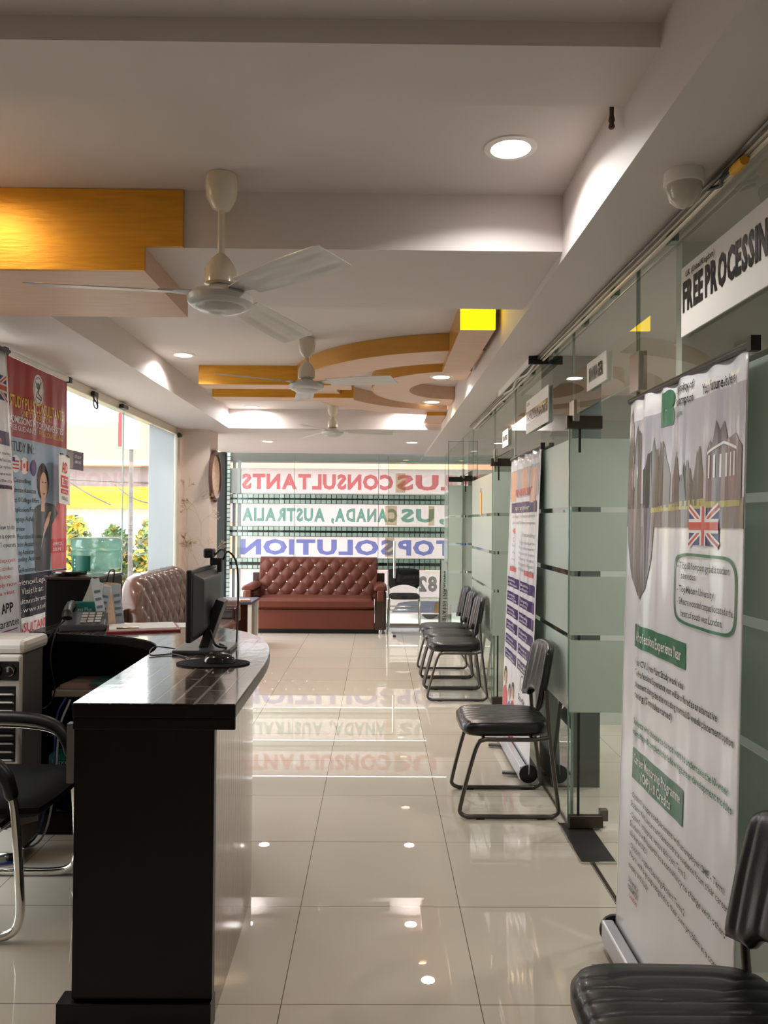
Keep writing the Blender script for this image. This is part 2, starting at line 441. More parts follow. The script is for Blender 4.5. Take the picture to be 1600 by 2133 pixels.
mb.box(XR+.06, 3.2, 5.66, 5.72, 0, ZS); mb.box(XR+.06, 3.2, 8.62, 8.68, 0, ZS); mb.box(XR+.06, 3.2, YBACK, YBACK+.05, 0, ZS)
mb.box(XR+.06, 3.2, 2.55, 2.6, 0, ZS)
struct(mb.build('wall_right', OFFW), 'pale office walls behind the glass partition')
# wallpapered column with printed trees
mb = MB(); mb.box(-2.2, -1.78, 8.26, 8.67, 0, ZB); colm = struct(mb.build('wall_column', PAPER_WALL), 'wallpapered column with gold tree print')
def ftree(x, z, h, seed):
    rnd = random.Random(seed); mb = MB(); f = lambda a, b, o: (a, 8.26-o, b)
    def br(px, pz, a, l, d):
        ex, ez = px+math.sin(a)*l, pz+math.cos(a)*l
        mb.line(f, [(px, pz), (ex, ez)], .0035 if d < 2 else .0022, .001)
        if d < 5:
            for k in range(2 if d < 3 else 3): br(ex, ez, a+rnd.uniform(-.75, .75), l*rnd.uniform(.55, .85), d+1)
    br(x, z, 0, h*.38, 0)
    mb.build('tree_print', PRINT_GOLD, colm)
ftree(-2.015, 1.40, .42, 3); ftree(-1.86, 1.28, .36, 8); ftree(-2.0, .72, .5, 12); ftree(-1.87, .8, .4, 21)

# ---- left window wall
w2 = sthing('window_2', 'tall left window looking onto the street', (XL, 5.4, 0))
mb = MB()
for y0, y1 in ((2.6, 4.3), (4.305, 6.5), (6.505, 8.2)): mb.box(XL-.006, XL+.004, y0, y1, .1, 2.34)
mb.build('window_pane', WINGLASS, w2)
mb = MB(); mb.box(XL-.05, XL+.03, 2.6, 8.26, 0, .1); mb.box(XL-.05, XL+.03, 2.6, 8.26, 2.345, ZB); mb.box(XL-.05, XL+.02, 2.56, 2.62, 0, ZB)
mb.box(XL-.05, XL+.04, 8.12, 8.22, 0, ZB)
mb.build('window_frame', CREAM, w2, bev=.004)
mb = MB(); mb.box(XL+.006, XL+.009, 7.22, 8.1, .1, 2.34); mb.build('white_film', BLIND, w2)
mb = MB(); mb.box(XL-.004, XL+.006, 6.498, 6.506, .1, 2.34); mb.build('pane_edge', EDGE, w2)

# ---- glass partition on the right
FZ = [(.555, .897), (.921, 1.2), (1.226, 1.507), (1.531, 1.857)]
wr = sthing('wall_right_glass', 'clear glass partition with frosted bands', (XR, 4, 0))
ZT = 1.965
def pane(y0, y1, z0, z1):
    m = MB(); m.box(XR-.006, XR+.006, y0+.002, y1-.002, z0, z1); m.build('glass_pane', GLASS, wr)
    m = MB(); m.box(XR-.0063, XR+.0063, y0-.0015, y0+.0025, z0, z1); m.box(XR-.0063, XR+.0063, y1-.0025, y1+.0015, z0, z1); m.build('pane_edge', EDGE, wr)
def film(y0, y1):
    for z0, z1 in FZ:
        m = MB(); m.box(XR-.0082, XR-.0068, y0+.004, y1-.004, z0, z1); m.build('frosted_film', FROST, wr)
for y0, y1, z0, z1 in ((-1.5, 1.0, 0, ZS), (1.0, 2.8, 0, ZS), (2.8, 3.73, ZT, ZS), (3.73, 5.31, 0, ZS), (5.31, 6.24, ZT, ZS), (6.24, 7.68, 0, ZS), (7.68, 8.6, ZT, ZS), (8.6, 10.9, 0, ZS)):
    pane(y0, y1, z0, z1)
    if z0 == 0: film(y0, y1)
mb = MB(); mb.box(XR-.007, XR+.007, -1.5, 10.9, 0, .004); mb.build('floor_seal', DSTEEL, wr)
mb = MB()
for y in (2.45, 3.05, 3.5, 4.1, 4.7, 5.1, 5.8, 6.5): mb.box(XR-.012, XR+.012, y, y+.05, ZS-.035, ZS)
mb.build('glass_clip', EDGE, wr, bev=.003)
# dark post standing behind the frosted pane
mb = MB(); mb.box(XR+.03, XR+.3, 4.32, 4.62, 0, ZS); struct(mb.build('trim_1', M('dark_post', (60, 66, 62), rough=.6)))
# glass door leaves standing open, and their patch fittings
def door(n, y, w, label, grip=True):
    d = sthing('door_%d' % n, label, (XR, y, 0))
    x0 = XR-.02
    m = MB(); m.box(x0, x0+w, y-.006, y+.006, .03, ZT-.02); m.build('glass_leaf', GLASS, d)
    m = MB(); m.box(x0-.002, x0+.003, y-.0063, y+.0063, .03, ZT-.02); m.box(x0+w-.003, x0+w+.002, y-.0063, y+.0063, .03, ZT-.02); m.build('leaf_edge', EDGE, d)
    for z0, z1 in FZ:
        m = MB(); m.box(x0+.004, x0+w-.004, y-.0082, y-.0068, z0, z1); m.build('frosted_film', FROST, d)
    m = MB(); m.box(x0-.015, x0+.155, y-.018, y+.018, ZT-.062, ZT); m.build('top_patch', DSTEEL, d, bev=.003)
    m = MB(); m.box(x0+.005, x0+.165, y-.018, y+.018, .012, .068); m.box(x0+.16, x0+.2, y+.02, y+.05, .03, .085); m.build('bottom_patch', DSTEEL, d, bev=.003)
    for za, zb in ((.07, .555), (.897, .921), (1.2, 1.226), (1.507, 1.531), (1.79, ZT-.06)):
        m = MB(); m.box(x0+.042, x0+.054, y-.0095, y-.0083, za, zb); m.build('seal_strip', BLACK, d)
    if grip:
        m = MB(); m.tube([(x0+w-.25+.0, y-.01, .62), (x0+w-.25, y-.05, .64), (x0+w-.25, y-.06, .85), (x0+w-.25, y-.05, 1.06), (x0+w-.25, y-.01, 1.08)], .013); m.build('handle', CHROME, d, smooth=True)
    m = MB(); m.box(XR-.014, XR+.014, y-.06, y+.03, ZT-.03, ZT+.07); m.build('transom_patch', STEEL, d, bev=.003)
    return d
door(1, 3.73, .9, 'nearest glass door standing open behind tall university banner')
door(2, 6.24, .9, 'second glass door standing open beyond the purple banner')
door(3, 8.6, .9, 'farthest glass door standing open by the three chairs')
for yy, zz in ((2.8, ZT), ):
    mb = MB(); mb.box(XR-.016, XR+.016, yy-.05, yy+.05, zz-.04, zz+.1); mb.build('corner_patch', STEEL, wr, bev=.003)
# cross pane standing out into the room near the far end
d4 = sthing('wall_return_glass', 'frosted glass panel facing viewer beyond the chairs', (.85, 8.56, 0))
mb = MB(); mb.box(.765, .925, 8.55, 8.562, .02, 2.34); mb.build('glass_pane', GLASS, d4)
mb = MB(); mb.box(.762, .767, 8.549, 8.563, .02, 2.34); mb.box(.762, .925, 8.549, 8.563, 2.337, 2.342); mb.build('pane_edge', EDGE, d4)
for z0, z1 in FZ:
    m = MB(); m.box(.768, .92, 8.5475, 8.549, z0, z1); m.build('frosted_film', FROST, d4)
mb = MB(); mb.box(.765, .92, 8.54, 8.575, ZT-.07, ZT-.015); mb.build('patch_fitting', BLACK, d4, bev=.003)
# entrance leaf by the far black chair
d5 = sthing('door_4', 'clear glass entrance leaf with steel bar handle by far sofa', (.5, 10.02, 0))
mb = MB(); mb.box(.125, .9, 10.015, 10.027, .02, 2.3); mb.build('glass_leaf', GLASS, d5)
mb = MB(); mb.box(.122, .127, 10.014, 10.028, .02, 2.3); mb.build('leaf_edge', EDGE, d5)
mb = MB(); mb.cyl((.21, 9.96, .74), (.21, 9.96, 1.21), .016); mb.cyl((.21, 9.96, .8), (.21, 10.02, .8), .008); mb.cyl((.21, 9.96, 1.15), (.21, 10.02, 1.15), .008); mb.build('bar_handle', CHROME, d5, smooth=True)

# ---- far glass front and the lattice of mosaic beams outside it
w1 = sthing('window_1', 'glass front at far end of room', (0, YF, 0))
mb = MB()
for x0, x1 in ((-1.98, -1.18), (-1.175, .0), (.005, 1.2), (1.205, 3.2)): mb.box(x0, x1, YF-.006, YF+.006, .03, 2.40)
mb.build('window_pane', WINGLASS, w1)
mb = MB(); mb.box(-1.18, -1.174, YF-.007, YF+.007, .03, 2.4); mb.box(-.001, .006, YF-.007, YF+.007, .03, 2.4); mb.box(1.199, 1.206, YF-.007, YF+.007, .03, 2.4); mb.build('pane_edge', EDGE, w1)
mb = MB(); mb.box(-2.26, -2.14, YF-.05, YF+.05, 0, 2.41); mb.build('dark_jamb', DOORDK, w1, bev=.004)
mb = MB(); mb.box(-2.14, 3.2, YF-.02, YF+.02, 0, .03); mb.build('sill_strip', STEEL, w1)
YM = 11.3
def pz(y): return 1.453-(y-1087)*YM/1632
tr = sthing('trim_2', 'lattice of mosaic tiled beams outside the far glass', (0, YM, 0))
for y0, y1 in ((1031, 1051), (1098, 1119), (1164, 1187)):
    za, zb = pz(y1), pz(y0); h = (zb-za)
    for zq in (za, zb-.0625):
        m = MB(); m.box(-2.2, 3.4, YM-.02, YM+.02, 0, .0625); row = m.build('tile_row', MOSAIC, tr, world=False); row.location = (0, -ORG[tr][1], zq-ORG[tr][2])
    m = MB(); m.box(-2.2, 3.4, YM+.03, YM+.07, za+.02, zb-.02); m.build('beam_core', MOSDARK, tr)
m = MB(); m.box(-2.2, -2.13, YM-.05, YM+.02, -.1, 2.5); m.build('tile_post', MOSAIC, tr)
m = MB(); m.box(-2.1, -2.06, YM+.01, YM+.05, -.1, 2.5); m.box(-2.03, -1.985, YM+.01, YM+.05, -.1, 2.5); m.build('steel_post', M('steel_post', (128, 136, 132), rough=.4, metal=.3), tr)
m = MB(); m.box(-2.2, 3.4, YM+.0, YM+.3, pz(963), 2.75); m.build('canopy_edge', M('canopy_grey', (112, 114, 108), rough=.7), tr)
m = MB(); m.box(-2.17, -1.985, YM-.03, YM-.01, pz(1030), pz(978)); m.build('grey_plate', M('grey_plate', (160, 164, 162), rough=.5), tr)
# low kerb outside and the street
mb = MB(); mb.box(-60, 60, 11.25, 90, -.5, -.3); mb.box(-60, -2.2, -30, 11.25, -.5, -.3); struct(mb.build('ground', M('street_asphalt', (150, 146, 140), rough=.9)))

# ================================================================== CEILING FEATURES
g_feat = 'gold and veneer ceiling features'
t = thing('ceiling_box', 'big gold fronted veneer box under the near ceiling beam', 'ceiling feature', (-1.2, 3.0, 2.3), group=None)
mb = MB(); gp = [(-1.9, 2.324), (-.822, 2.324), (-.822, ZB-.001), (-.69, ZB-.001), (-.69, ZC-.002), (-1.548, ZC-.002), (-1.548, ZB-.001), (-1.9, ZB-.001)]
mb.add([(x, 2.728, z) for x, z in gp]+[(x, 2.745, z) for x, z in gp], [list(range(8)), list(range(15, 7, -1))]+[(i, 8+i, 8+(i+1) % 8, (i+1) % 8) for i in range(8)])
mb.build('gold_front', GOLD, t)
mb = MB(); mb.box(-1.9, -.824, 2.747, 3.36, 2.324, ZB-.001); mb.build('veneer_box', WOODB, t)
t = thing('ceiling_bar', 'longer gold ceiling bar running left from the large ring', 'ceiling feature', (-.8, 5.93, 2.46))
mb = MB(); mb.box(-1.345, -.21, 5.83, 5.845, 2.468, ZC-.001); mb.build('gold_front', GOLD, t)
mb = MB(); mb.box(-1.345, -.21, 5.846, 6.03, 2.468, ZC-.001); mb.build('veneer_body', WOODB, t)
t = thing('ceiling_bar', 'shorter gold ceiling bar behind the longer one', 'ceiling feature', (-.8, 6.5, 2.46))
mb = MB(); mb.box(-1.37, -.21, 6.42, 6.435, 2.468, ZC-.001); mb.build('gold_front', GOLD, t)
mb = MB(); mb.box(-1.37, -.21, 6.436, 6.63, 2.468, ZC-.001); mb.build('veneer_body', WOODB, t)
def halfring(name, label, a1, b1, a2, b2, zb, cut=XS-.004):
    cx, cy = .64, 6.2; n = 56
    t = thing(name, label, 'ceiling feature', (cx-a1/2, cy, zb))
    ang = [PI/2 + PI*k/n for k in range(n+1)]
    P = lambda a, b, th, z: (min(cut, cx+a*math.cos(th)), cy+b*math.sin(th), z)
    def wallm(a, b, nm, mt, d):
        m = MB(); m.slab(lambda u, v: P(a, b, PI/2+PI*u, zb+(ZC-.001-zb)*v), lambda u, v: P(a-d, b-d, PI/2+PI*u, zb+(ZC-.001-zb)*v), n, 1); m.build(nm, mt, t, smooth=True)
    wallm(a1, b1, 'gold_rim', WOODO, .012)
    m = MB(); m.slab(lambda u, v: P(a1-.013-(a1-a2-.026)*v, b1-.013-(b1-b2-.026)*v, PI/2+PI*u, zb), lambda u, v: P(a1-.013-(a1-a2-.026)*v, b1-.013-(b1-b2-.026)*v, PI/2+PI*u, zb+.012), n, 3); m.build('veneer_soffit', WOODB, t, smooth=True)
    wallm(a2, b2, 'inner_rim', WOODB, -.012)
halfring('ceiling_ring', 'large outer half ring of orange veneer on ceiling', 1.3, 1.45, .98, 1.08, 2.5)
halfring('ceiling_ring', 'small inner half ring of orange veneer holding a downlight', .70, .80, .40, .46, 2.5)
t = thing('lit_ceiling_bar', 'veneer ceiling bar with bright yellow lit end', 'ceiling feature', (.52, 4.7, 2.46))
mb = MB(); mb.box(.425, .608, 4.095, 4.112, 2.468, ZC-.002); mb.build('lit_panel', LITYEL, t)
mb = MB(); mb.box(.425, .608, 4.113, 5.3, 2.470, 2.499); mb.box(.425, .608, 4.113, 4.75, 2.499, ZC-.002); mb.build('veneer_body', WOODO, t)
mb = MB(); mb.box(.425, .608, 4.113, 5.3, 2.467, 2.4695); mb.build('veneer_soffit', WOODB, t)
t = thing('ceiling_bar', 'small gold tipped ceiling bar at far side of rings', 'ceiling feature', (.55, 7.7, 2.46))
mb = MB(); mb.box(.456, .635, 7.44, 7.455, 2.468, ZC-.002); mb.build('gold_front', GOLD, t)
mb = MB(); mb.box(.456, .635, 7.456, 8.08, 2.468, 2.5); mb.build('veneer_body', WOODB, t)

# ---- downlights
def downlight(loc, label, warm=False, r=.075, group=None, spread=145, power=1.):
    t = thing('downlight', label, 'downlight', loc, group=group)
    m = MB(); m.lathe([(r*.80, 0), (r*.82, -.006), (r*1.08, -.004), (r*1.1, 0)], (0,0,0), 32); m.build('trim_ring', WHITE, t, smooth=True, world=False)
    m = MB(); m.lathe([(r*.79, -.001), (r*.79, -.003)], (0,0,0), 32); m.build('lens', LENSW if warm else LENS, t, world=False)
    ld = bpy.data.lights.new('lamp', 'AREA'); ld.shape = 'DISK'; ld.size = r*1.5; ld.energy = LAMP_WATTS*power; ld.spread = math.radians(spread)
    ld.color = (1, .74, .42) if warm else (1, .985, .965)
    lo = bpy.data.objects.new('lamp', ld); COL.objects.link(lo); lo.parent = t; lo.location = (0, 0, -.006)
    return t
downlight((.40, 2.40, ZC), 'round lit downlight in the near bay beside the side beam', power=.75)
downlight((-1.37, 5.47, ZC), 'round lit downlight left of the hanging fans')
downlight((.445, 5.62, 2.5), 'lit downlight in front part of small veneer ring')
downlight((.46, 6.8, 2.5), 'warm lit downlight in rear part of small veneer ring', True)
downlight((.43, 7.3, ZC), 'warm lit downlight just behind the veneer rings', True)
downlight((-1.29, 7.95, ZC), 'lit downlight washing the far bay edge at left', spread=170)
downlight((.36, 7.95, ZC), 'lit downlight at far bay edge beside gold tipped bar', spread=170)
downlight((-1.33, 9.4, ZB), 'lit downlight in low far ceiling, left one')
downlight((.40, 9.4, ZB), 'lit downlight in low far ceiling, right one')
downlight((-1.45, 2.38, ZC), 'warm downlight grazing the big gold box', True, spread=170, power=.35)
downlight((2.0, 3.3, ZS), 'added fill downlight, unseen in nearest office behind the glass partition')  # this and the next four: unseen lamps added to brighten the offices
downlight((2.0, 4.7, ZS), 'added fill downlight, unseen deeper in the first office behind glass')  # added office fill, no visible fitting
downlight((2.0, 7.0, ZS), 'added fill downlight, unseen in second office behind the glass')  # added to light the second office, out of view
downlight((1.6, 4.0, ZS), 'added fill downlight, unseen near open door inside first office')  # extra unseen lamp, lights the door end of the office
downlight((2.0, 1.6, ZS), 'added fill downlight, unseen in office nearest the viewer behind glass', power=1.3)  # added lamp out of view, lifts the near frosted panes
downlight((.1, -.5, ZC), 'added fill downlight, unseen behind the viewer in the first bay')  # out-of-view lamp added as fill for the near bay

# ---- ceiling fans
def fan(loc, drop, angs, label, ceil):
    t = thing('ceiling_fan', label, 'ceiling fan', loc, group=None)
    dz = ceil-loc[2]
    m = MB(); m.lathe([(.052, dz-.001), (.055, dz-.03), (.05, dz-.08), (.028, dz-.115), (.015, dz-.12)], (0,0,0), 28); m.build('canopy', CREAM, t, smooth=True, world=False)
    m = MB(); m.lathe([(.012, dz-.12), (.012, .12)], (0,0,0), 16); m.build('down_rod', CREAM, t, smooth=True, world=False)
    m = MB(); m.lathe([(.014, .155), (.03, .14), (.052, .105), (.054, .055), (.046, .05)], (0,0,0), 28); m.build('cup', CREAM, t, smooth=True, world=False)
    m = MB(); m.lathe([(.03, .055), (.05, .035), (.098, .022), (.11, .008), (.108, -.01), (.095, -.022), (.08, -.024), (.072, -.034), (.03, -.044), (.002, -.046)], (0,0,0), 36); m.build('motor', FANW, t, smooth=True, world=False)
    for a in angs:
        a = math.radians(a); ca, sa = math.cos(a), math.sin(a)
        def R(x, y, z): return (x*ca-y*sa, x*sa+y*ca, z)
        def top(u, v, z=0):
            x = .155+.445*u; w = (.052+.014*math.sin(PI*min(1, u*1.15)*.6))*(1 if u < .96 else .93)
            y = w*(2*v-1); zz = .018 + y*-.22 - .012*u
            rib = .003 if (abs(abs(2*v-1)-.45) < .14 and .18 < u < .93) else 0
            return R(x, y, zz+z+rib)
        m = MB(); m.slab(lambda u, v: top(u, v, .0012), lambda u, v: top(u, v, -.0012), 24, 14)
        b = m.build('blade', FANW, t, smooth=True, world=False)
        m = MB(); m.add([R(.09, -.03, .018), R(.2, -.04, .026), R(.2, .04, .010), R(.09, .03, .018), R(.09, -.03, .022), R(.2, -.04, .030), R(.2, .04, .014), R(.09, .03, .022)],
                        [(3,2,1,0),(4,5,6,7),(0,1,5,4),(1,2,6,5),(2,3,7,6),(3,0,4,7)]); m.build('blade_bracket', FANW, b, world=False)
    return t
fan((-.534, 2.62, 2.19), .4, (194, 313, 70), 'nearest white ceiling fan with long rod beside gold box', ZC)
fan((-.46, 4.95, 2.305), .25, (216, 337, 97), 'middle white ceiling fan in front of the veneer rings', ZC)
fan((-.457, 7.75, 2.33), .25, (2, 122, 246), 'farthest white ceiling fan above the brown sofa', ZC)

# ---- camera dome, cables, trunking on the partition head
t = thing('security_camera', 'white dome security camera under side beam at upper right', 'security camera', (.80, 2.05, ZS))
mb = MB(); mb.lathe([(.05, 0), (.052, -.03), (.05, -.035)], (0,0,0), 28); mb.build('base', WHITE, t, smooth=True, world=False)
mb = MB(); mb.lathe([(.046, -.035), (.046, -.05), (.036, -.075), (.018, -.09), (.001, -.094)], (0,0,0), 28); mb.build('dome', M('smoked_dome', (196, 188, 176), rough=.12, coat=.6), t, smooth=True, world=False)
for k, (dx, c, lab) in enumerate(((0, CREAM, 'upper cream cable clipped along top of glass partition'), (.012, CREAM, 'lower cream cable clipped along top of glass partition'), (-.012, GREYTUBE, 'grey cable clipped along top of glass partition'))):
    rnd = random.Random(k); mb = MB()
    mb.tube([(XR-.035+dx*1.2, y*.5, ZS-.010-(.012 if dx > 0 else 0)+rnd.uniform(-.008, .0)) for y in range(2, 16)], .0075, 8); tag(mb.build('cable', c, smooth=True), lab, 'cable')
mb = MB(); mb.tube([(XR-.035, 1.92, ZS-.02), (XR-.05, 2.0, ZS-.035), (XR-.03, 2.06, ZS-.03), (XR-.06, 2.12, ZS-.015), (.85, 2.07, ZS-.02)], .005); tag(mb.build('cable', BLACK, smooth=True), 'short black camera lead looped beside the dome camera', 'cable')
mb = MB(); mb.lathe([(.012, -.03), (.014, 0), (.012, .03)], (XR-.04, 1.93, ZS-.035), 12, 'y'); tag(mb.build('cable_connector', M('yellow_plastic', (226, 170, 40))), 'yellow connector on cables near the dome camera', 'connector')
t = thing('cable_trunking', 'open white cable trunking under beam above second door', 'trunking', (XR-.03, 4.9, ZS-.04))
mb = MB(); mb.box(XR-.09, XR-.02, 4.35, 5.5, ZS-.012, ZS-.001); mb.box(XR-.09, XR-.084, 4.35, 5.5, ZS-.04, ZS-.012); mb.build('channel', WHITE, t)
mb = MB(); mb.box(XR-.1, XR+.01, 4.33, 4.35, ZS-.045, ZS-.001); mb.build('end_plate', BLACK, t)
mb = MB(); mb.tube([(XR-.05, 4.4, ZS-.02), (XR-.04, 4.7, ZS-.03), (XR-.06, 4.95, ZS-.02), (XR-.04, 5.2, ZS-.032), (XR-.05, 5.5, ZS-.02)], .008); mb.build('loose_wire', WHITE, t, smooth=True)
t = thing('ceiling_hook', 'small rusty hook in ceiling corner by the side beam', 'hook', (.62, 2.09, 2.55))
mb = MB(); mb.lathe([(.006, -.035), (.009, -.03), (.006, -.02), (.009, -.012), (.006, 0), (.006, .055)], (0,0,0), 12); mb.build('stub', M('rusty_iron', (72, 54, 46), rough=.7), t, world=False, smooth=True)

# ================================================================== RECEPTION COUNTER
def bez(p0, p1, p2, p3, n):
    return [tuple((1-t)**3*a+3*(1-t)**2*t*b+3*(1-t)*t*t*c+t**3*d for a, b, c, d in zip(p0, p1, p2, p3)) for t in [k/n for k in range(n+1)]]
ZT0 = .93
outer = [(-.403, 2.246)] + bez((-.408, 2.75), (-.41, 3.5), (-.58, 3.93), (-1.2, 4.0), 24) + [(-1.62, 4.0)]
inner = [(-1.62, 3.66)] + bez((-1.45, 3.64), (-1.1, 3.56), (-.895, 3.42), (-.892, 3.1), 16) + [(-.868, 2.246)]
def offs(poly, d):
    out = []
    for i, p in enumerate(poly):
        a = poly[max(0, i-1)]; b = poly[min(len(poly)-1, i+1)]
        tx, ty = b[0]-a[0], b[1]-a[1]; l = math.hypot(tx, ty); out.append((p[0]-ty/l*d, p[1]+tx/l*d))
    return out
ctr = thing('reception_counter', 'dark wood reception counter with rounded corner and glossy tiled top', 'counter', (-.7, 3.1, 0))
mb = MB(); mb.prism(outer+inner, ZT0-.042, ZT0-.003); mb.build('countertop', DWOOD, ctr, bev=.003)
mb = MB(); mb.prism(offs(outer, .002)+offs(inner, .002), ZT0-.003, ZT0); mb.build('tiled_top', COUNTER, ctr)
fo = offs(outer, .065); fi = offs(outer, .085)
fo[0] = (fo[0][0], 2.285); fi[0] = (fi[0][0], 2.285)
mb = MB(); mb.prism(fo+fi[::-1], .0, ZT0-.043); mb.build('front_panel', RWOOD, ctr, smooth=True)
mb = MB(); mb.box(-.862, -.463, 2.25, 2.284, .09, ZT0-.043); mb.build('end_panel', DWOOD, ctr, bev=.002)
mb = MB(); mb.box(-.866, -.404, 2.247, 2.262, ZT0-.075, ZT0-.043); mb.build('end_apron', DWOOD, ctr, bev=.002)
mb = MB(); mb.box(-.9, -.463, 2.235, 2.3, 0, .085); mb.build('plinth', DWOOD, ctr, bev=.002)
mb = MB(); mb.box(-.884, -.863, 2.25, 2.275, .70, ZT0-.06); mb.build('edge_strip', COOLG, ctr)
mb = MB(); mb.box(-.87, -.85, 2.3, 3.3, .02, ZT0-.043); mb.build('inner_panel', DWOOD, ctr)
mb = MB(); mb.box(-1.6, -.88, 3.9, 3.915, .02, ZT0-.043); mb.box(-1.6, -1.58, 3.66, 3.9, 0, ZT0-.043); mb.build('back_board', DWOOD, ctr)
mb = MB(); mb.prism([(-1.58, 3.62), (-1.05, 3.6), (-.88, 3.5), (-.88, 3.9), (-1.58, 3.9)], .615, .637); mb.build('shelf', DWOOD, ctr)
mb = MB(); mb.prism([(-1.58, 3.64), (-.9, 3.62), (-.9, 3.9), (-1.58, 3.9)], .275, .295); mb.build('shelf', DWOOD, ctr)
mb = MB(); mb.box(-1.6, -.88, 3.64, 3.66, 0, .1); mb.build('kick_board', DWOOD, ctr)

# things on the shelves
def slabobj(name, c, w, d, h, rz, mat, label, cat, group=None, bev=.002):
    m = MB(); ca, sa = math.cos(rz), math.sin(rz)
    m.obox((c[0], c[1], c[2]+h/2), (ca, sa, 0), (-sa, ca, 0), (0,0,1), w/2, d/2, h/2)
    return tag(m.build(name, mat, bev=bev), label, cat, group)
slabobj('document_stack', (-1.33, 3.74, .637), .34, .22, .028, .06, M('shelf_paper', (150, 142, 134), rough=.7), 'stack of loose papers on counter shelf under booklet', 'papers')
slabobj('document_folder', (-1.3, 3.75, .666), .33, .21, .02, -.05, M('pinkish_folder', (150, 128, 126), rough=.6), 'pale folder on paper stack on counter shelf', 'folder')
slabobj('booklet', (-1.2, 3.72, .687), .26, .17, .014, .03, M('teal_grey_cover', (62, 92, 92), rough=.4), 'teal grey booklet on top of counter shelf papers', 'booklet')
t = thing('box', 'small teal cardboard box on lower counter shelf', 'box', (-1.47, 3.72, .296))
mb = MB(); mb.box(-1.52, -1.38, 3.66, 3.76, .296, .36); mb.build('carton', TEAL, t, bev=.002)
mb = MB(); mb.text(lambda x, y, o: (x, 3.66-o, y), 'Luxor', -1.50, .318, .022, .09); mb.build('lettering', PAPER, t)

# telephone
t = thing('telephone', 'black desk telephone with handset on reception counter', 'telephone', (-1.40, 3.76, ZT0), .25)
mb = MB(); mb.add([(-.1,-.085,0),(.1,-.085,0),(.1,.085,0),(-.1,.085,0),(-.1,-.085,.03),(.1,-.085,.03),(.1,.085,.075),(-.1,.085,.075)], [(3,2,1,0),(4,5,6,7),(0,1,5,4),(1,2,6,5),(2,3,7,6),(3,0,4,7)]); mb.build('base', M('phone_grey', (64, 64, 68), rough=.4), t, world=False, bev=.006)
mb = MB(); mb.tube([(-.065, -.1, .065), (-.065, -.08, .092), (-.065, -.02, .108), (-.065, .04, .112), (-.065, .09, .108), (-.065, .105, .082)], [.024]*6+[.02]*24+[.024], 12); hs = mb.build('handset', BLACK, t, world=False, smooth=True)
for i in range(4):
    for j in range(3):
        m = MB(); x = .0+j*.032; y = -.05+i*.032; z = .03+(y+.085)/.17*.045; m.box(x-.012, x+.012, y-.01, y+.01, z, z+.007); m.build('key', PAPER, t, world=False)
mb = MB(); mb.tube([(-.07, -.1, .06), (-.1, -.16, .02), (-.12, -.2, -.1), (-.1, -.2, -.25), (-.15, -.16, -.33), (-.2, -.14, -.26), (-.18, -.12, -.1), (-.12, -.1, .01)], .004, 8); mb.build('coiled_cord', BLACK, t, world=False, smooth=True)

# teal card box and brochures behind the phone
t = thing('card_box', 'teal card box with script lettering behind the telephone', 'box', (-1.48, 3.95, ZT0))
mb = MB(); mb.obox((-1.485, 3.955, ZT0+.055), (1,.1,0), (-.1,1,0), (0,0,1), .07, .02, .055); mb.build('carton', TEAL, t, bev=.002)
mb = MB(); mb.text(lambda x, y, o: (x, 3.934-o+(x+1.485)*.1, y), 'Success Plus', -1.54, ZT0+.065, .02, .11); mb.build('lettering', PAPER, t)
for k, (x, y, lean, h, c, lab) in enumerate(((-1.385, 3.94, .16, .19, (196, 200, 204), 'folded pale leaflet leaning behind the telephone'), (-1.345, 3.86, -.2, .235, (206, 214, 220), 'tall pale blue brochure leaning beside the telephone'), (-1.285, 3.93, -.14, .2, (176, 186, 196), 'second pale brochure leaning right of the telephone'))):
    t = thing('brochure', lab, 'brochure', (x, y, ZT0))
    m = MB(); m.obox((x-lean*h/2*-.9, y, ZT0+h/2), (1, .5, -lean), (-.5, 1, 0), (lean, 0, 1), .02, .003, h/2); m.build('cover', M('brochure_%d' % k, c, rough=.4), t)
    for i in range(4):
        m = MB(); m.obox((x+lean*(h*(.25+.16*i))*.9, y-.003, ZT0+h*(.25+.16*i)), (1, .5, -lean), (-.5, 1, 0), (lean, 0, 1), .014, .0035, .006); m.build('printed_line', M('brochure_ink_%d' % k, (110, 122, 140), rough=.5), t)
t = thing('paper_sheet', 'crumpled white sheet standing in the card box', 'paper', (-1.41, 3.98, ZT0+.1))
mb = MB(); mb.slab(lambda u, v: (-1.50+.11*u+.05*v, 3.985+.012*math.sin(5*u+3*v), ZT0+.1+.13*v*(1-.4*u)), lambda u, v: (-1.50+.11*u+.05*v, 3.987+.012*math.sin(5*u+3*v), ZT0+.1+.13*v*(1-.4*u)), 8, 8); mb.build('sheet', PAPER, t, smooth=True)
# clipboard
t = thing('clipboard', 'maroon clipboard with white papers on reception counter', 'clipboard', (-1.1, 3.78, ZT0))
ax = Vector((.25, .5, 0)).normalized(); ay = Vector((-.5, .25, 0)).normalized()
mb = MB(); mb.obox((-1.12, 3.76, ZT0+.005), (1, .35, 0), (-.35, 1, 0), (0,0,1), .165, .115, .005); mb.build('board', REDBOARD, t, bev=.002)
mb = MB(); mb.obox((-1.125, 3.765, ZT0+.014), (1, .35, 0), (-.35, 1, 0), (0,0,1), .15, .105, .004); mb.build('paper', PAPER, t)
mb = MB(); mb.obox((-1.16, 3.655, ZT0+.02), (1, .35, 0), (-.35, 1, 0), (0,0,1), .05, .008, .004); mb.build('clip', CHROME, t, bev=.002)
slabobj('paper_sheet', (-1.06, 3.88, ZT0), .24, .17, .003, .3, PAPER, 'white sheet lying flat behind the clipboard', 'paper', bev=0)

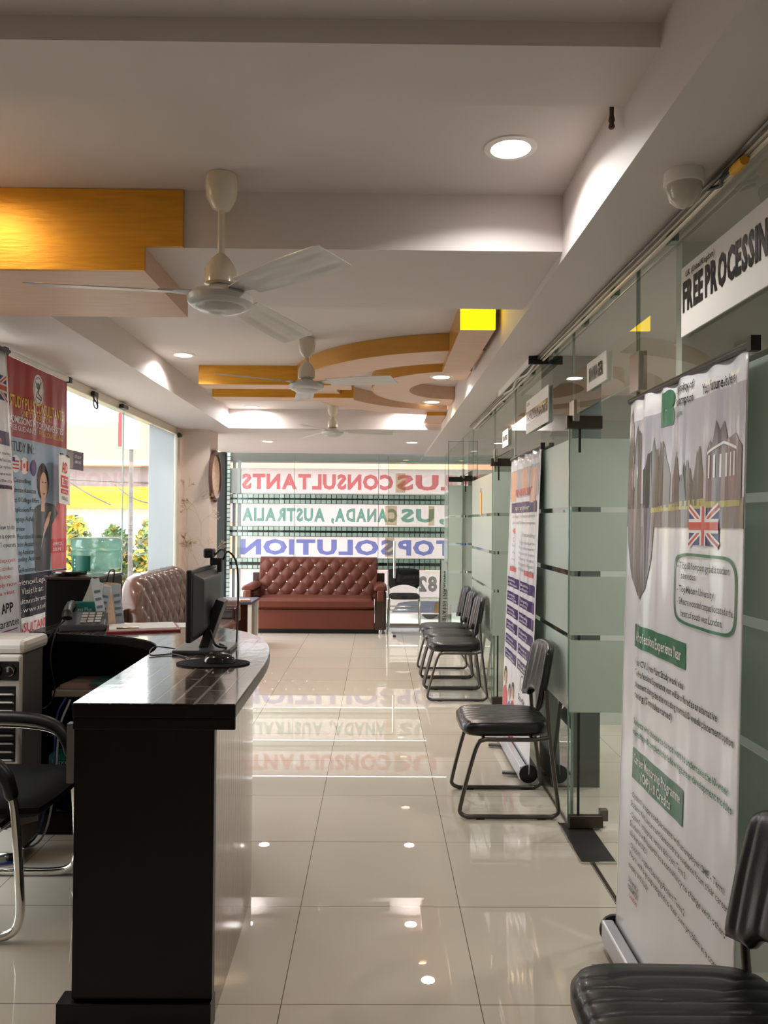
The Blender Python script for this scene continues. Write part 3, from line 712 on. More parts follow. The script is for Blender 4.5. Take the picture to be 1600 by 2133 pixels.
# monitor, webcam, mouse, pad
t = thing('monitor', 'black computer monitor seen from behind on counter', 'monitor', (-.70, 3.18, ZT0))
mb = MB(); mb.box(-.722, -.700, 2.955, 3.405, .99, 1.265); mb.build('bezel', BLACK, t, bev=.006)
mb = MB(); mb.add([(-.70,2.965,1.0),(-.70,3.395,1.0),(-.70,3.395,1.255),(-.70,2.965,1.255),(-.668,3.03,1.03),(-.668,3.33,1.03),(-.668,3.33,1.225),(-.668,3.03,1.225)], [(3,2,1,0),(4,5,6,7),(0,1,5,4),(1,2,6,5),(2,3,7,6),(3,0,4,7)]); mb.build('back_shell', M('monitor_grey', (46, 46, 47), rough=.42), t, bev=.008)
mb = MB(); mb.box(-.7235, -.722, 2.97, 3.39, 1.01, 1.25); mb.build('screen', GBLACK, t)
mb = MB(); mb.obox((-.665, 3.18, 1.03), (1,0,-.35), (0,1,0), (.35,0,1), .018, .045, .11); mb.build('stand_neck', BLACK, t, bev=.005)
mb = MB(); mb.prism([(-.80, 3.06), (-.60, 3.06), (-.58, 3.1), (-.58, 3.27), (-.60, 3.3), (-.80, 3.3)], ZT0, ZT0+.016); mb.build('stand_base', M('base_grey', (70, 70, 72), rough=.35), t, bev=.005)
mb = MB(); mb.lathe([(.009, -.667), (.009, -.665)], (0, 3.35, 1.06), 16, 'x'); mb.build('badge', WHITE, t)
mb = MB(); mb.tube([(-.66, 3.1, 1.02), (-.63, 3.06, .97), (-.60, 3.12, ZT0+.02), (-.64, 3.2, ZT0+.02)], .005); mb.build('cable', BLACK, t, smooth=True)
t = thing('webcam', 'small black webcam clipped on top of the monitor', 'webcam', (-.69, 3.32, 1.265))
mb = MB(); mb.box(-.735, -.695, 3.3, 3.37, 1.295, 1.335); mb.build('body', BLACK, t, bev=.008)
mb = MB(); mb.box(-.71, -.66, 3.315, 3.355, 1.265, 1.295); mb.box(-.68, -.66, 3.315, 3.355, 1.235, 1.275); mb.build('clip', BLACK, t, bev=.004)
mb = MB(); mb.tube([(-.70, 3.34, 1.3), (-.67, 3.36, 1.33), (-.65, 3.34, 1.31), (-.665, 3.36, 1.28), (-.645, 3.38, 1.32), (-.61, 3.4, 1.26), (-.6, 3.38, 1.1), (-.59, 3.3, .96), (-.585, 3.26, ZT0+.006)], .004); mb.build('cable', BLACK, t, smooth=True)
mb = MB(); mb.prism([(-.705+.14*math.cos(a)*(1 if math.cos(a) > 0 else .9), 2.87+.09*math.sin(a)) for a in [2*PI*k/32 for k in range(32)]], ZT0, ZT0+.005); mp_ = mb.build('mouse_pad', FABRIC)
mp_.location.x += .10; tag(mp_, 'black mouse pad on counter in front of monitor', 'mouse pad')
t = thing('computer_mouse', 'glossy black computer mouse on mouse pad', 'computer mouse', (-.575, 2.87, ZT0+.005))
mb = MB(); mb.grid(lambda u, v: (.058*math.cos(2*PI*u)*math.sin(PI/2*v), .034*math.sin(2*PI*u)*math.sin(PI/2*v), .036*math.cos(PI/2*v)**.7), 28, 10); mb.build('body', GBLACK, t, world=False, smooth='all')
mb = MB(); mb.lathe([(.006, -.003), (.007, 0), (.006, .003)], (-.03, 0, .031), 12, 'y'); mb.build('wheel', COOLG, t, world=False)
mb = MB(); mb.tube([(-.80, 3.16, ZT0+.005), (-.88, 3.12, ZT0+.02), (-.87, 3.02, ZT0+.005), (-.80, 3.05, ZT0+.004), (-.74, 3.0, ZT0+.004), (-.70, 2.94, ZT0+.006)], .0025, 8); tag(mb.build('mouse_cable', BLACK, smooth=True), 'thin dark cable looping on counter left of monitor', 'cable')

# ================================================================== LEFT SIDE THINGS
t = thing('air_cooler', 'white portable air cooler with grey sides and dial knobs', 'air cooler', (-1.72, 3.46, 0))
x0, x1, y0, y1, zt = -1.785, -1.475, 3.3, 3.54, .945
mb = MB(); mb.box(x0, x1-.02, y0+.015, y1, .05, zt-.03); mb.build('side_shell', COOLG, t, bev=.02)
mb = MB(); mb.box(x0-.005, x1, y0, y1+.005, zt-.06, zt); mb.build('top_cover', COOLW, t, bev=.022)
mb = MB(); mb.box(x0, x1-.012, y0-.012, y0+.016, .06, zt-.06)
mb.build('front_frame', COOLW, t, bev=.008)
mb = MB(); mb.box(x0+.04, x1-.018, y0-.018, y0-.011, zt-.165, zt-.085); mb.build('control_panel', GBLACK, t, bev=.004)
for kx in (-1.70, -1.643, -1.585, -1.527):
    m = MB(); m.lathe([(.023, -.018), (.023, -.024), (.018, -.03), (.016, -.04)], (kx, y0, zt-.125), 24, 'y'); k = m.build('knob', BLACK, t, smooth=True)
    m = MB(); m.lathe([(.020, -.0305), (.017, -.0312)], (kx, y0, zt-.125), 24, 'y'); m.box(kx-.004, kx+.004, y0-.043, y0-.04, zt-.125, zt-.105); m.build('knob_ring', CHROME, k)
mb = MB(); mb.box(x0+.02, x1-.03, y0-.0125, y0-.0122, .44, zt-.19); mb.build('grille_recess', BLACK, t)
for k in range(9):
    z = .45+k*.034
    m = MB(); m.obox(((x0+x1)/2-.012, y0-.02, z), (1,0,0), (0,1,-.4), (0,.4,1), .13, .012, .003); m.build('louvre', COOLW, t)
mb = MB(); mb.box(x0+.03, x1-.06, y0-.016, y0-.0122, .16, .30); mb.build('water_window', M('smoke_window', (120, 124, 126), rough=.2), t, bev=.01)
for cx in (x0+.05, x1-.07):
    for cy in (y0+.05, y1-.05):
        mb = MB(); mb.lathe([(.022, -.012), (.025, 0), (.022, .012)], (cx, cy, .025), 14, 'x'); mb.box(cx-.004, cx+.004, cy-.006, cy+.006, .03, .06); mb.build('caster', BLACK, t)

t = thing('water_dispenser', 'glossy black water dispenser under blue water bottle', 'water dispenser', (-1.61, 4.35, 0))
mb = MB(); mb.box(-1.755, -1.48, 4.15, 4.56, .02, 1.135); mb.build('cabinet', M('cabinet_black', (8, 8, 9), rough=.45, spec=.2), t, bev=.008)
mb = MB(); mb.box(-1.758, -1.477, 4.147, 4.563, 1.135, 1.15); mb.build('top_plate', M('brown_top', (70, 48, 40), rough=.35), t, bev=.003)
mb = MB(); mb.tube([(-1.465, 4.3, 1.04), (-1.46, 4.32, .99), (-1.468, 4.36, .95)], .012); mb.build('side_handle', CHROME, t, smooth=True)
t = thing('water_bottle', 'translucent blue green water bottle upside down on dispenser', 'water bottle', (-1.577, 4.41, 1.151))
mb = MB(); mb.lathe([(.03, 0), (.05, .004), (.128, .03), (.133, .05), (.133, .105), (.137, .115), (.137, .125), (.128, .132), (.128, .14), (.137, .147), (.138, .17), (.132, .19), (.112, .203), (.05, .206), (.001, .203)], (0,0,0), 40); mb.build('bottle', BLUEW, t, world=False, smooth=True)
mb = MB(); mb.slab(lambda u, v: (.1345*math.sin(-.85+.95*u), -.1345*math.cos(-.85+.95*u), .02+.085*v), lambda u, v: (.1335*math.sin(-.85+.95*u), -.1335*math.cos(-.85+.95*u), .02+.085*v), 12, 1); lb = mb.build('label', LABELG, t, world=False)
for k in range(3):
    mb = MB(); mb.ell(lambda x, y, o: (.1362*math.sin(x/.133), -.1362*math.cos(x/.133), y), -.085, .045+.018*k, .007, .006); mb.build('label_mark', PAPER, lb, world=False)
mb = MB(); mb.lathe([(.055, 0), (.088, .004), (.092, .016), (.085, .024), (.03, .026), (.001, .024)], (-1.665, 4.245, 1.151), 32); tag(mb.build('lid', GBLACK, smooth=True), 'round black lid lying on dispenser before the bottle', 'lid')
t = thing('carrier_bag', 'patterned carrier bag hanging beside the black dispenser', 'bag', (-1.45, 4.42, .9))
mb = MB(); mb.slab(lambda u, v: (-1.45+.04*math.sin(PI*u), 4.2+.2*u, .86+.26*v*(1-.12*u)), lambda u, v: (-1.468, 4.2+.2*u, .86+.26*v*(1-.12*u)), 8, 8); mb.build('bag_body', M('bag_cream', (206, 176, 150), rough=.5, var=(18, .5)), t, smooth=True)
mb = MB(); mb.tube([(-1.465, 4.25, 1.1), (-1.455, 4.26, 1.17), (-1.455, 4.34, 1.17), (-1.465, 4.35, 1.09)], .004); mb.build('bag_handle', BLACK, t, smooth=True)

# armchair with chrome sled frame, facing the counter
t = thing('office_armchair', 'black padded armchair with chrome sled frame behind counter', 'chair', (-1.47, 2.97, 0))
for yy, lab in ((2.715, 1), (3.225, 2)):
    m = MB(); m.tube([(-1.75, yy, .60), (-1.6, yy, .615), (-1.42, yy, .61), (-1.31, yy, .585), (-1.255, yy, .51), (-1.235, yy, .38), (-1.222, yy, .2), (-1.22, yy, .09), (-1.245, yy, .035), (-1.32, yy, .0165), (-1.5, yy, .016), (-1.74, yy, .016)], .0155, 14); m.build('side_frame', CHROME, t, smooth=True)
    m = MB(); m.tube([(-1.76, yy, .628), (-1.6, yy, .64), (-1.43, yy, .637), (-1.33, yy, .615), (-1.275, yy, .565), (-1.25, yy, .49)], [.02]+[.026]*25+[.024]*4+[.018], 12); m.build('arm_pad', BLACK, t, smooth=True)
for bxx, bz in ((-1.74, .016), (-1.3, .385), (-1.65, .385)):
    mb = MB(); mb.cyl((bxx, 2.715, bz), (bxx, 3.225, bz), .013); mb.build('cross_bar', CHROME, t, smooth=True)
def cushion(x0, x1, y0, y1, z0, z1, e=.35, n=20):
    def f(u, v, s):
        a = 2*u-1; b = 2*v-1
        k = max(0, 1-abs(a)**6)*max(0, 1-abs(b)**6)
        zc, h = (z0+z1)/2, (z1-z0)/2
        return ((x0+x1)/2+(x1-x0)/2*a*(1-.06*b*b), (y0+y1)/2+(y1-y0)/2*b*(1-.06*a*a), zc+s*h*(.25+.75*k**e))
    m = MB(); m.slab(lambda u, v: f(u, v, 1), lambda u, v: f(u, v, -1), n, n); return m
cushion(-1.74, -1.16, 2.745, 3.2, .395, .475).build('seat', FABRIC, t, smooth=True)
mb = MB(); mb.slab(lambda u, v: (-1.80-.03*v+.03*math.cos(PI*(u-.5)), 2.76+.42*u, .5+.42*v), lambda u, v: (-1.85-.05*v+.03*math.cos(PI*(u-.5)), 2.76+.42*u, .5+.42*v), 10, 10); mb.build('backrest', FABRIC, t, smooth=True, bev=.01)
mb = MB(); mb.slab(lambda u, v: (-1.52+.30*u, 2.80+.05*u+.01*math.sin(9*u), .40-(.12+.05*math.sin(7*u)*(1-u))*v*(1-.7*u)), lambda u, v: (-1.52+.30*u, 2.805+.05*u+.01*math.sin(9*u), .40-(.12+.05*math.sin(7*u)*(1-u))*v*(1-.7*u)), 16, 5); mb.build('torn_lining', M('lining_grey', (96, 92, 90), rough=.8), t, smooth=True)
# cables behind the chair
for k, (c, pts, lab) in enumerate(((M('cable_blue', (40, 60, 130), rough=.4), [(-1.42, 3.6, .64), (-1.45, 3.57, .55), (-1.46, 3.56, .3), (-1.5, 3.5, .06), (-1.56, 3.45, .01), (-1.5, 3.35, .01), (-1.62, 3.3, .01), (-1.7, 3.4, .012)], 'blue network cable dropping from counter shelf to floor'),
                               (M('cable_grey', (176, 178, 184), rough=.4), [(-1.40, 3.6, .63), (-1.435, 3.565, .5), (-1.45, 3.56, .25), (-1.47, 3.48, .05), (-1.58, 3.4, .012), (-1.68, 3.32, .012), (-1.6, 3.26, .012)], 'pale grey cable dropping from counter shelf to floor'))):
    m = MB(); m.tube(pts, .005, 8); tag(m.build('cable', c, smooth=True), lab, 'cable')

# ================================================================== SOFAS
def sofa(label, loc, rz, W, D, leather, tall=.96, rolled=False):
    t = thing('sofa', label, 'sofa', loc, rz)
    hw = W/2; aw = .155; iw = hw-aw
    # local frame: seat faces -y, back at +y
    mb = MB(); mb.box(-iw, iw, -D/2+.03, D/2-.1, .06, .31); mb.build('base', leather, t, world=False, bev=.012)
    mb = MB(); mb.box(-hw+.06, hw-.06, -D/2+.12, D/2-.12, 0, .06); mb.build('plinth', BLACK, t, world=False)  # black block added to darken the bright gap under the sofa
    yb = D/2-.26
    def seat(u, v, s):
        x = -iw+.006+(2*iw-.012)*u; y = -D/2+.0+(yb+D/2+.05)*v
        e = max(0, 1-abs(2*u-1)**14)*max(0, 1-abs(2*v-1)**8)
        return (x, y, .385+s*(.035+.04*e**.4))
    mb = MB(); mb.slab(lambda u, v: seat(u, v, 1), lambda u, v: seat(u, v, -1), 40, 16); mb.build('seat_cushion', leather, t, world=False, smooth=True)
    nb, nr = 17, 5.0
    H0, H1 = .40, tall
    def back(u, v, s=1):
        a = u*nb; b = v*nr
        p, qq = (a+b)/2, (a-b)/2
        cr = abs(math.sin(PI*p))*abs(math.sin(PI*qq))
        h = cr**.6
        ex = max(0, 1-abs(2*u-1)**10)
        x = (-iw-.03+(2*iw+.06)*u); z = H0+(H1-H0)*v
        th = .095
        roll = 0
        if v > .86: k = (v-.86)/.14; roll = .10*(1-math.sqrt(max(0, 1-k*k))); 
        amp = .032
        if rolled:
            k = max(0, abs(2*u-1)-.72)/.28; z -= (H1-H0)*.38*v*(1-math.sqrt(max(0, 1-k*k)))
        return (x, yb+.10*v+roll-amp*h*(.35+.65*ex)+.03, z)
    def rear(u, v):
        p = back(u, v); return (p[0], D/2-.02, p[2]-.02*v)
    mb = MB(); mb.slab(lambda u, v: back(u, v), rear, nb*10, 44); mb.build('backrest', leather, t, world=False, smooth='all')
    for j in range(1, 5):
        for i in range(1, nb):
            if (i+j) % 2: continue
            u, v = i/nb, j/nr
            if not (.03 < u < .97) or v > .97: continue
            p = back(u, v); m = MB()
            m.lathe([(.001, -.012), (.010, -.009), (.014, 0), (.010, .006), (.001, .008)], (p[0], p[1]+.002, p[2]), 10, 'y'); m.build('button', BUTTON, t, world=False, smooth=True)
    for sx in (-1, 1):
        xa, xb = sorted((sx*iw, sx*hw))
        def arm(u, v, w):
            return None
        m = MB(); m.box(xa+.005, xb, -D/2+.03, D/2-.03, .05, .55); am = m.build('arm', SOFAW, t, world=False, bev=.02)
        m = MB()
        pr = []
        for k in range(9): a = PI*k/8; pr.append(((xa+xb)/2-math.cos(a)*(aw/2+.012), .56+.075*math.sin(a)))
        n = len(pr)
        ys = [-D/2-.012, D/2-.12]
        m.add([(x, ys[0], z) for x, z in pr]+[(x, ys[1], z) for x, z in pr], [list(range(n)), [n+i for i in range(n)][::-1]]+[(i, n+i, n+i+1, i+1) for i in range(n-1)]+[(n-1, 2*n-1, n, 0)])
        m.box((xa+xb)/2-.045, (xa+xb)/2+.045, -D/2-.02, -D/2+.02, .42, .57); m.build('arm_pad', leather, am, world=False, smooth=True, bev=.02)
        m = MB(); m.box(xa+.02, xb-.02, D/2-.09, D/2-.02, .5, .74); m.build('rear_wing', SOFAW, t, world=False, bev=.006)
        for yy in (-D/2+.07, D/2-.09):
            m = MB(); m.lathe([(.02, 0), (.026, .02), (.018, .06)], ((xa+xb)/2, yy, 0), 14); m.build('foot', CHROME, t, world=False, smooth=True)
    return t
sofa('brown leather button tufted sofa against far glass front', (-.815, 10.52, 0), 0, 1.86, .84, LEATHER)
sofa('brown tufted sofa under left window, partly hidden by monitor', (-1.765, 7.2, 0), PI/2, 1.98, .66, LEATHER2, tall=1.0, rolled=True)
# side table
t = thing('side_table', 'low side table with dark top between the two sofas', 'table', (-1.63, 9.15, 0))
mb = MB(); mb.box(-1.85, -1.42, 8.88, 9.45, .505, .535); mb.build('tabletop', M('navy_top', (70, 68, 84), rough=.3), t, bev=.006)
mb = MB(); mb.box(-1.84, -1.47, 8.9, 9.43, .05, .50); mb.build('side_panel', SOFAW, t, bev=.004)
for ly in (8.9, 9.39):
    mb = MB(); mb.box(-1.47, -1.43, ly, ly+.04, 0, .505); mb.build('pale_leg', WHITE, t)
slabobj('magazine', (-1.52, 8.98, .536), .12, .16, .02, .3, M('magazine_cover', (196, 150, 136), rough=.3, var=(25, .5)), 'colourful magazine on side table edge', 'magazine')

# ================================================================== VISITOR CHAIRS
def visitor_chair(loc, label, rz=0):
    t = thing('visitor_chair', label, 'chair', loc, rz, None)
    w = .215
    for sy in (-1, 1):
        y = sy*w
        m = MB(); m.tube([(.14, y, .388), (-.06, y, .388), (-.125, y, .386), (-.155, y, .36), (-.19, y, .25), (-.235, y, .07), (-.235, y, .03), (-.205, y, .0125), (-.15, y, .012), (.17, y, .012), (.215, y, .013), (.243, y, .035), (.24, y, .09), (.213, y, .3), (.197, y, .44), (.188, y, .56), (.183, y, .63)], .0105, 10, smooth=5); m.build('side_frame', GREYTUBE, t, world=False, smooth=True)
        m = MB(); m.tube([(.135, y, .388), (.2, y, .40)], .0095, 10, smooth=0); m.build('seat_stay', GREYTUBE, t, world=False, smooth=True)
        for fx in (-.14, .16):
            m = MB(); m.box(fx-.02, fx+.02, y-.012, y+.012, 0, .006); m.build('glide', BLACK, t, world=False)
    def seat(u, v, s):
        a, b = 2*u-1, 2*v-1
        r = (abs(a)**5+abs(b)**5)**.2
        k = max(0, 1-max(abs(a), abs(b))**7)
        # rounded outline
        sc = 1 if r < 1e-6 else max(abs(a), abs(b))/r
        x = -.005+.225*a*sc; y = .205*b*sc*(1-.03*a)
        z = .432+s*(.016+.026*k**.4)
        if s > 0: z += -.004*(abs(math.cos(b*PI*4.5))**14)*k + .006*(1-a*a)*0 - .012*max(0, -a-.6)
        return (x, y, z)
    m = MB(); m.slab(lambda u, v: seat(u, v, 1), lambda u, v: seat(u, v, -1), 28, 64); m.build('seat', VINYL, t, world=False, smooth='all')
    for bxx in (-.12, .12):
        m = MB(); m.cyl((bxx, -w, .386), (bxx, w, .386), .009); m.build('cross_bar', GREYTUBE, t, world=False, smooth=True)
    def back(u, v, s):
        b = 2*u-1
        hw = .2*(1-.10*max(0, v-.5)*2*abs(b)**2)
        top = .84-.035*abs(b)**4; bot = .535+.05*max(0, 1-(abs(b)/.62)**4) - .03*max(0, abs(b)-.75)*4*.3
        z = bot+(top-bot)*v
        y = hw*b*(1 if 0 < v < 1 else .985)
        ed = max(0, 1-abs(b)**8)*max(0, 1-abs(2*v-1)**8)
        x = .158+.055*(v-.2)+.034*(1-b*b)+s*(.008+.017*ed**.4)
        if s < 0: x += .004*(abs(math.cos(b*PI*2.5))**16)*ed
        return (x, y, z)
    m = MB(); m.slab(lambda u, v: back(u, v, -1), lambda u, v: back(u, v, 1), 60, 20); m.build('backrest', VINYL, t, world=False, smooth='all')
    return t
XCH = .65
vc = visitor_chair((XCH, 4.07, 0), 'black visitor chair with grey sled legs before the purple banner')
dup(vc, (XCH, 1.575, 0), label='nearest black visitor chair, cropped at bottom right corner')
dup(vc, (XCH, 6.59, 0), label='nearest of three black visitor chairs in a row by glass')
dup(vc, (XCH-.005, 7.07, 0), label='middle one of three black visitor chairs by glass')
dup(vc, (XCH-.01, 7.55, 0), label='rearmost of three black visitor chairs in the row')
# far chair beside the sofa
t = thing('stacking_chair', 'black chair with chrome legs right of the far brown sofa', 'chair', (.355, 10.45, 0))
for sx in (-1, 1):
    x = .355+sx*.2
    m = MB(); m.tube([(x+sx*.012, 10.20, .012), (x, 10.24, .25), (x, 10.27, .42), (x, 10.4, .43), (x, 10.62, .43), (x+sx*.01, 10.70, .2), (x+sx*.02, 10.74, .012)], .011, 10); m.build('leg_frame', CHROME, t, smooth=True)
    m = MB(); m.tube([(x, 10.6, .43), (x, 10.66, .6), (x, 10.7, .8)], .011, 10); m.build('back_post', CHROME, t, smooth=True)
for rz_ in (.35, .3):
    mb = MB(); mb.cyl((.155, 10.255, rz_), (.555, 10.255, rz_), .008); mb.build('cross_rail', CHROME, t, smooth=True)
cushion(.15, .56, 10.22, 10.63, .435, .50).build('seat', FABRIC, t, smooth=True)
def bk(u, v, s):
    b = 2*u-1; z0 = .53+.07*(1-b*b); z1 = .82-.02*b**4
    return (.355+.212*b, 10.66+.04*v-.02*b*b+s*.012*max(.2, 1-abs(b)**8), z0+(z1-z0)*v)
mb = MB(); mb.slab(lambda u, v: bk(u, v, -1), lambda u, v: bk(u, v, 1), 24, 10); mb.build('backrest', FABRIC, t, smooth=True)
mb = MB(); mb.lathe([(.02, 0), (.02, .022), (.014, .026)], (.215, 9.9, 0), 14); tag(mb.build('door_stop', BLACK), 'small black door stop on floor by far chair', 'door stop')
# floor spring plate
t = thing('floor_spring_cover', 'dark metal floor spring plate under nearest open glass door', 'floor plate', (.98, 3.57, 0))
mb = MB(); mb.box(.885, 1.03, 3.36, 3.80, .001, .006); mb.build('plate', M('plate_dark', (58, 54, 52), rough=.4, metal=.5), t, bev=.002)
mb = MB(); mb.box(.879, .885, 3.355, 3.80, .001, .008); mb.box(.885, 1.03, 3.352, 3.36, .001, .008); mb.build('rim', CHROME, t)
# round carved plaque on the column
t = thing('wall_plaque', 'round carved wooden plaque on side of wallpapered column', 'wall plaque', (-1.78, 8.46, 1.93))
mb = MB(); mb.lathe([(.23, .001), (.27, .004), (.285, .02), (.27, .035), (.24, .038), (.225, .02), (.2, .02)], (-1.78, 8.46, 1.93), 44, 'x'); mb.build('carved_rim', M('carved_wood', (92, 56, 42), rough=.5, bump=(40, .5)), t, smooth=True)
mb = MB(); mb.lathe([(.222, .005), (.222, .022), (.001, .026)], (-1.78, 8.46, 1.93), 44, 'x'); mb.build('fretwork', M('fretwork_wood', (206, 170, 140), rough=.5, var=(30, .6), bump=(34, .6)), t, smooth=True)

# ================================================================== BANNERS
def surf_right(xb, xt, yf, yn, z0, z1, folds, shear=.06):
    # fabric facing -x; banner x runs from the far edge towards the viewer, banner y upwards
    W = yf-yn; H = z1-z0
    def f(x, y, off=0):
        u = x/W; v = y/H
        d = 0
        for (c, w, a, v0) in folds: d += a*math.exp(-((u-c)/w)**2)*max(0, (v-v0))/(1-v0)*(1-.35*max(0, v-.85)/.15)
        d += .003*math.sin(u*19+v*2)*v + .002*math.sin(u*41)*v
        return (xb+(xt-xb)*v-d-off, yf-W*u-shear*(1-v), z0+H*v)
    return f, W, H
def surf_left(xb, xt, yn, yf, z0, z1):
    W = yf-yn; H = z1-z0
    def f(x, y, off=0):
        u = x/W; v = y/H
        d = .004*math.sin(u*17+1)*(1-v*.5) + .004*math.sin(u*37)*(1-v*.7)
        return (xb+(xt-xb)*v+d+off, yn+W*u, z0+H*v)
    return f, W, H
def P(t, name, mat, *ops):
    # every printed line or block is a part of its own
    first = None
    for op in ops:
        m = MB(); op(m); o = m.build(name, mat, t); first = first or o
    return first
def TX(f, s, x, y, h, w=None, al='l', bold=False): return lambda m: m.text(f, s, x, y, h, w, al, bold=bold)
def flag_uk(t, f, x0, y0, w, h, parent):
    m = MB(); m.patch(f, x0, x0+w, y0, y0+h, .002); fl = m.build('flag_print', I_BLUE, parent)
    m = MB(); m.line(f, [(x0, y0), (x0+w, y0+h)], h*.2, .0026); m.line(f, [(x0, y0+h), (x0+w, y0)], h*.2, .0026)
    m.patch(f, x0, x0+w, y0+h*.32, y0+h*.68, .0032); m.patch(f, x0+w*.38, x0+w*.62, y0, y0+h, .0032); m.build('flag_white', I_WHT, fl)
    m = MB(); m.line(f, [(x0, y0), (x0+w, y0+h)], h*.07, .003); m.line(f, [(x0, y0+h), (x0+w, y0)], h*.07, .003)
    m.patch(f, x0, x0+w, y0+h*.4, y0+h*.6, .0038); m.patch(f, x0+w*.44, x0+w*.56, y0, y0+h, .0038); m.build('flag_red', I_RED, fl)

def stand(t, f, W, H, xb, xt, yf, yn, z0, z1, sh=.06):
    # cassette, pole, top bar
    cx = xb+.035
    m = MB(); m.box(xb-.045, xb-.004, yn+.035-sh, yf+.01-sh, .03, .105); m.build('cassette_front', M('cassette_silver', (196, 198, 204), rough=.3, metal=.4), t, bev=.006)
    m = MB(); m.box(xb+.004, xb+.05, yn+.035-sh, yf+.01-sh, .03, .105); m.build('cassette_back', M('cassette_back', (90, 90, 94), rough=.4, metal=.4), t, bev=.006)
    for y in (yn+.023-sh, yf+.012-sh):
        m = MB(); m.lathe([(.05, 0), (.052, .005), (.05, .012)], (xb+.002, y, .067), 20, 'y'); m.build('end_cap', BLACK, t, smooth=True)
    for y in (yn+.2, yf-.2):
        m = MB(); m.obox((xb-.03, y, .016), (1, -.15, 0), (.15, 1, 0), (0, 0, 1), .085, .016, .008); m.build('swing_foot', M('foot_grey', (84, 86, 92), rough=.4), t, bev=.005)
    m = MB(); m.tube([(xb+.03, (yf+yn)/2, .1), (xt+.004, (yf+yn)/2, z1)], .008, 8, smooth=0); m.build('support_pole', DSTEEL, t, smooth=True)
    m = MB(); m.tube([(xt-.002, yf+.012, z1+.006), (xt-.002, yn-.012, z1+.006)], .010, 10, smooth=0); m.box(xt-.012, xt+.012, yn-.03, yn-.01, z1-.012, z1+.024); m.build('top_bar', BLACK, t, smooth=True)
    m = MB(); m.slab(lambda u, v: f(W*u, H*v, 0), lambda u, v: f(W*u, H*v, -.0012), 70, 30); return m.build('fabric', VWHITE, t, smooth='all')

# --- tall university banner at right
YFa, YNa = 2.73, 1.86
t = thing('roll_up_banner', 'tall university banner with building photo and green headings, nearest right', 'banner', (.82, 2.3, 0))
f, W, H = surf_right(.815, .885, YFa, YNa, .06, 1.875, [(.10, .05, .018, .45), (.22, .05, .026, .3), (.40, .05, .012, .4), (.56, .05, .024, .45), (.78, .06, .012, .5), (.33, .03, -.006, .4)])
fab = stand(t, f, W, H, .815, .885, YFa, YNa, .06, 1.875)
ph0, ph1 = 1.383, 1.74
ph = P(t, 'photo_print', I_SKY, lambda m: m.patch(f, 0.004, W-.004, ph0, ph1, .0012, 60, 8))
P(ph, 'photo_ground', I_ROAD, lambda m: m.patch(f, .004, W-.004, ph0, ph0+.075, .0018, 50, 2))
P(ph, 'photo_lawn', I_LAWN, lambda m: m.poly(f, [(.24, ph0+.045), (.45, ph0+.05), (W-.02, ph0+.055), (W-.02, ph0+.085), (.5, ph0+.075), (.24, ph0+.06)], .0022))
rnd_t = random.Random(5)
for x, w, h in ((.045, .08, .34), (.11, .07, .30), (.25, .10, .22), (.33, .12, .20), (.45, .09, .17), (.53, .07, .13), (.60, .06, .16)):
    def tree1(m):
        pts = [(x-w/2, ph0+.06)]
        for k in range(11): a_ = k/10; pts.append((x-w/2+w*a_, ph0+.06+h*(.55+.45*math.sin(PI*a_))*rnd_t.uniform(.85, 1.05)))
        pts.append((x+w/2, ph0+.06)); m.poly(f, [(max(.004, p), q_) for p, q_ in pts], .0022)
    P(ph, 'photo_tree', I_TREE, tree1)
P(ph, 'photo_hall', I_STONE, lambda m: m.poly(f, [(.655, ph0+.07), (.655, ph0+.20), (.68, ph0+.23), (.695, ph0+.22), (.71, ph0+.28), (.727, ph0+.25), (.745, ph0+.275), (.765, ph0+.225), (.82, ph0+.235), (W-.015, ph0+.2), (W-.015, ph0+.07)], .0026))
for k in range(6): P(ph, 'photo_column', I_WHT, lambda m: m.patch(f, .675+k*.027, .684+k*.027, ph0+.13, ph0+.19, .0032, 1, 1))
P(ph, 'photo_pediment', I_WHT, lambda m: m.poly(f, [(.665, ph0+.193), (.745, ph0+.215), (.83, ph0+.193), (.83, ph0+.2), (.745, ph0+.222), (.665, ph0+.2)], .0032))
P(ph, 'photo_foreground', I_ROAD, lambda m: m.poly(f, [(.012, ph0+.04), (.03, ph0-.06), (.08, ph0-.17), (.13, ph0-.225), (.18, ph0-.235), (.215, ph0-.2), (.25, ph0-.1), (.262, ph0), (.265, ph0+.07), (.012, ph0+.07)], .002))
P(t, 'green_frame', I_GRN, lambda m: m.ringp(f, .648, 1.213, .195, .10, .008, .003, 200, .4))
lg = P(t, 'logo', I_GRN, lambda m: m.patch(f, .318, .345, 1.69, 1.795, .0026, 2, 4), lambda m: m.ell(f, .365, 1.77, .042, .03, .0026), lambda m: m.poly(f, [(.345, 1.735), (.395, 1.745), (.41, 1.72), (.40, 1.69), (.345, 1.69)], .0026))
P(t, 'heading_text', I_BLK, TX(f, 'University of', .425, 1.775, .024, .135, bold=True), TX(f, 'Roehampton', .425, 1.738, .024, .135, bold=True), TX(f, 'Your future is here', .61, 1.745, .03, .20, bold=True))
P(t, 'london_text', I_GRN, TX(f, 'London', .43, 1.705, .018, .07))
flag_uk(t, f, .551, 1.336, .18, .104, t)
P(t, 'bullet_text', I_BLK, TX(f, '- Top 10 for post grad student', .487, 1.268, .020, .31), TX(f, 'services', .51, 1.240, .020, .09), TX(f, '- Top Modern University', .487, 1.202, .020, .23),
  TX(f, '- 54 acre wooded campus located in the', .487, 1.168, .020, .34), TX(f, 'heart of south west London.', .51, 1.135, .020, .25))
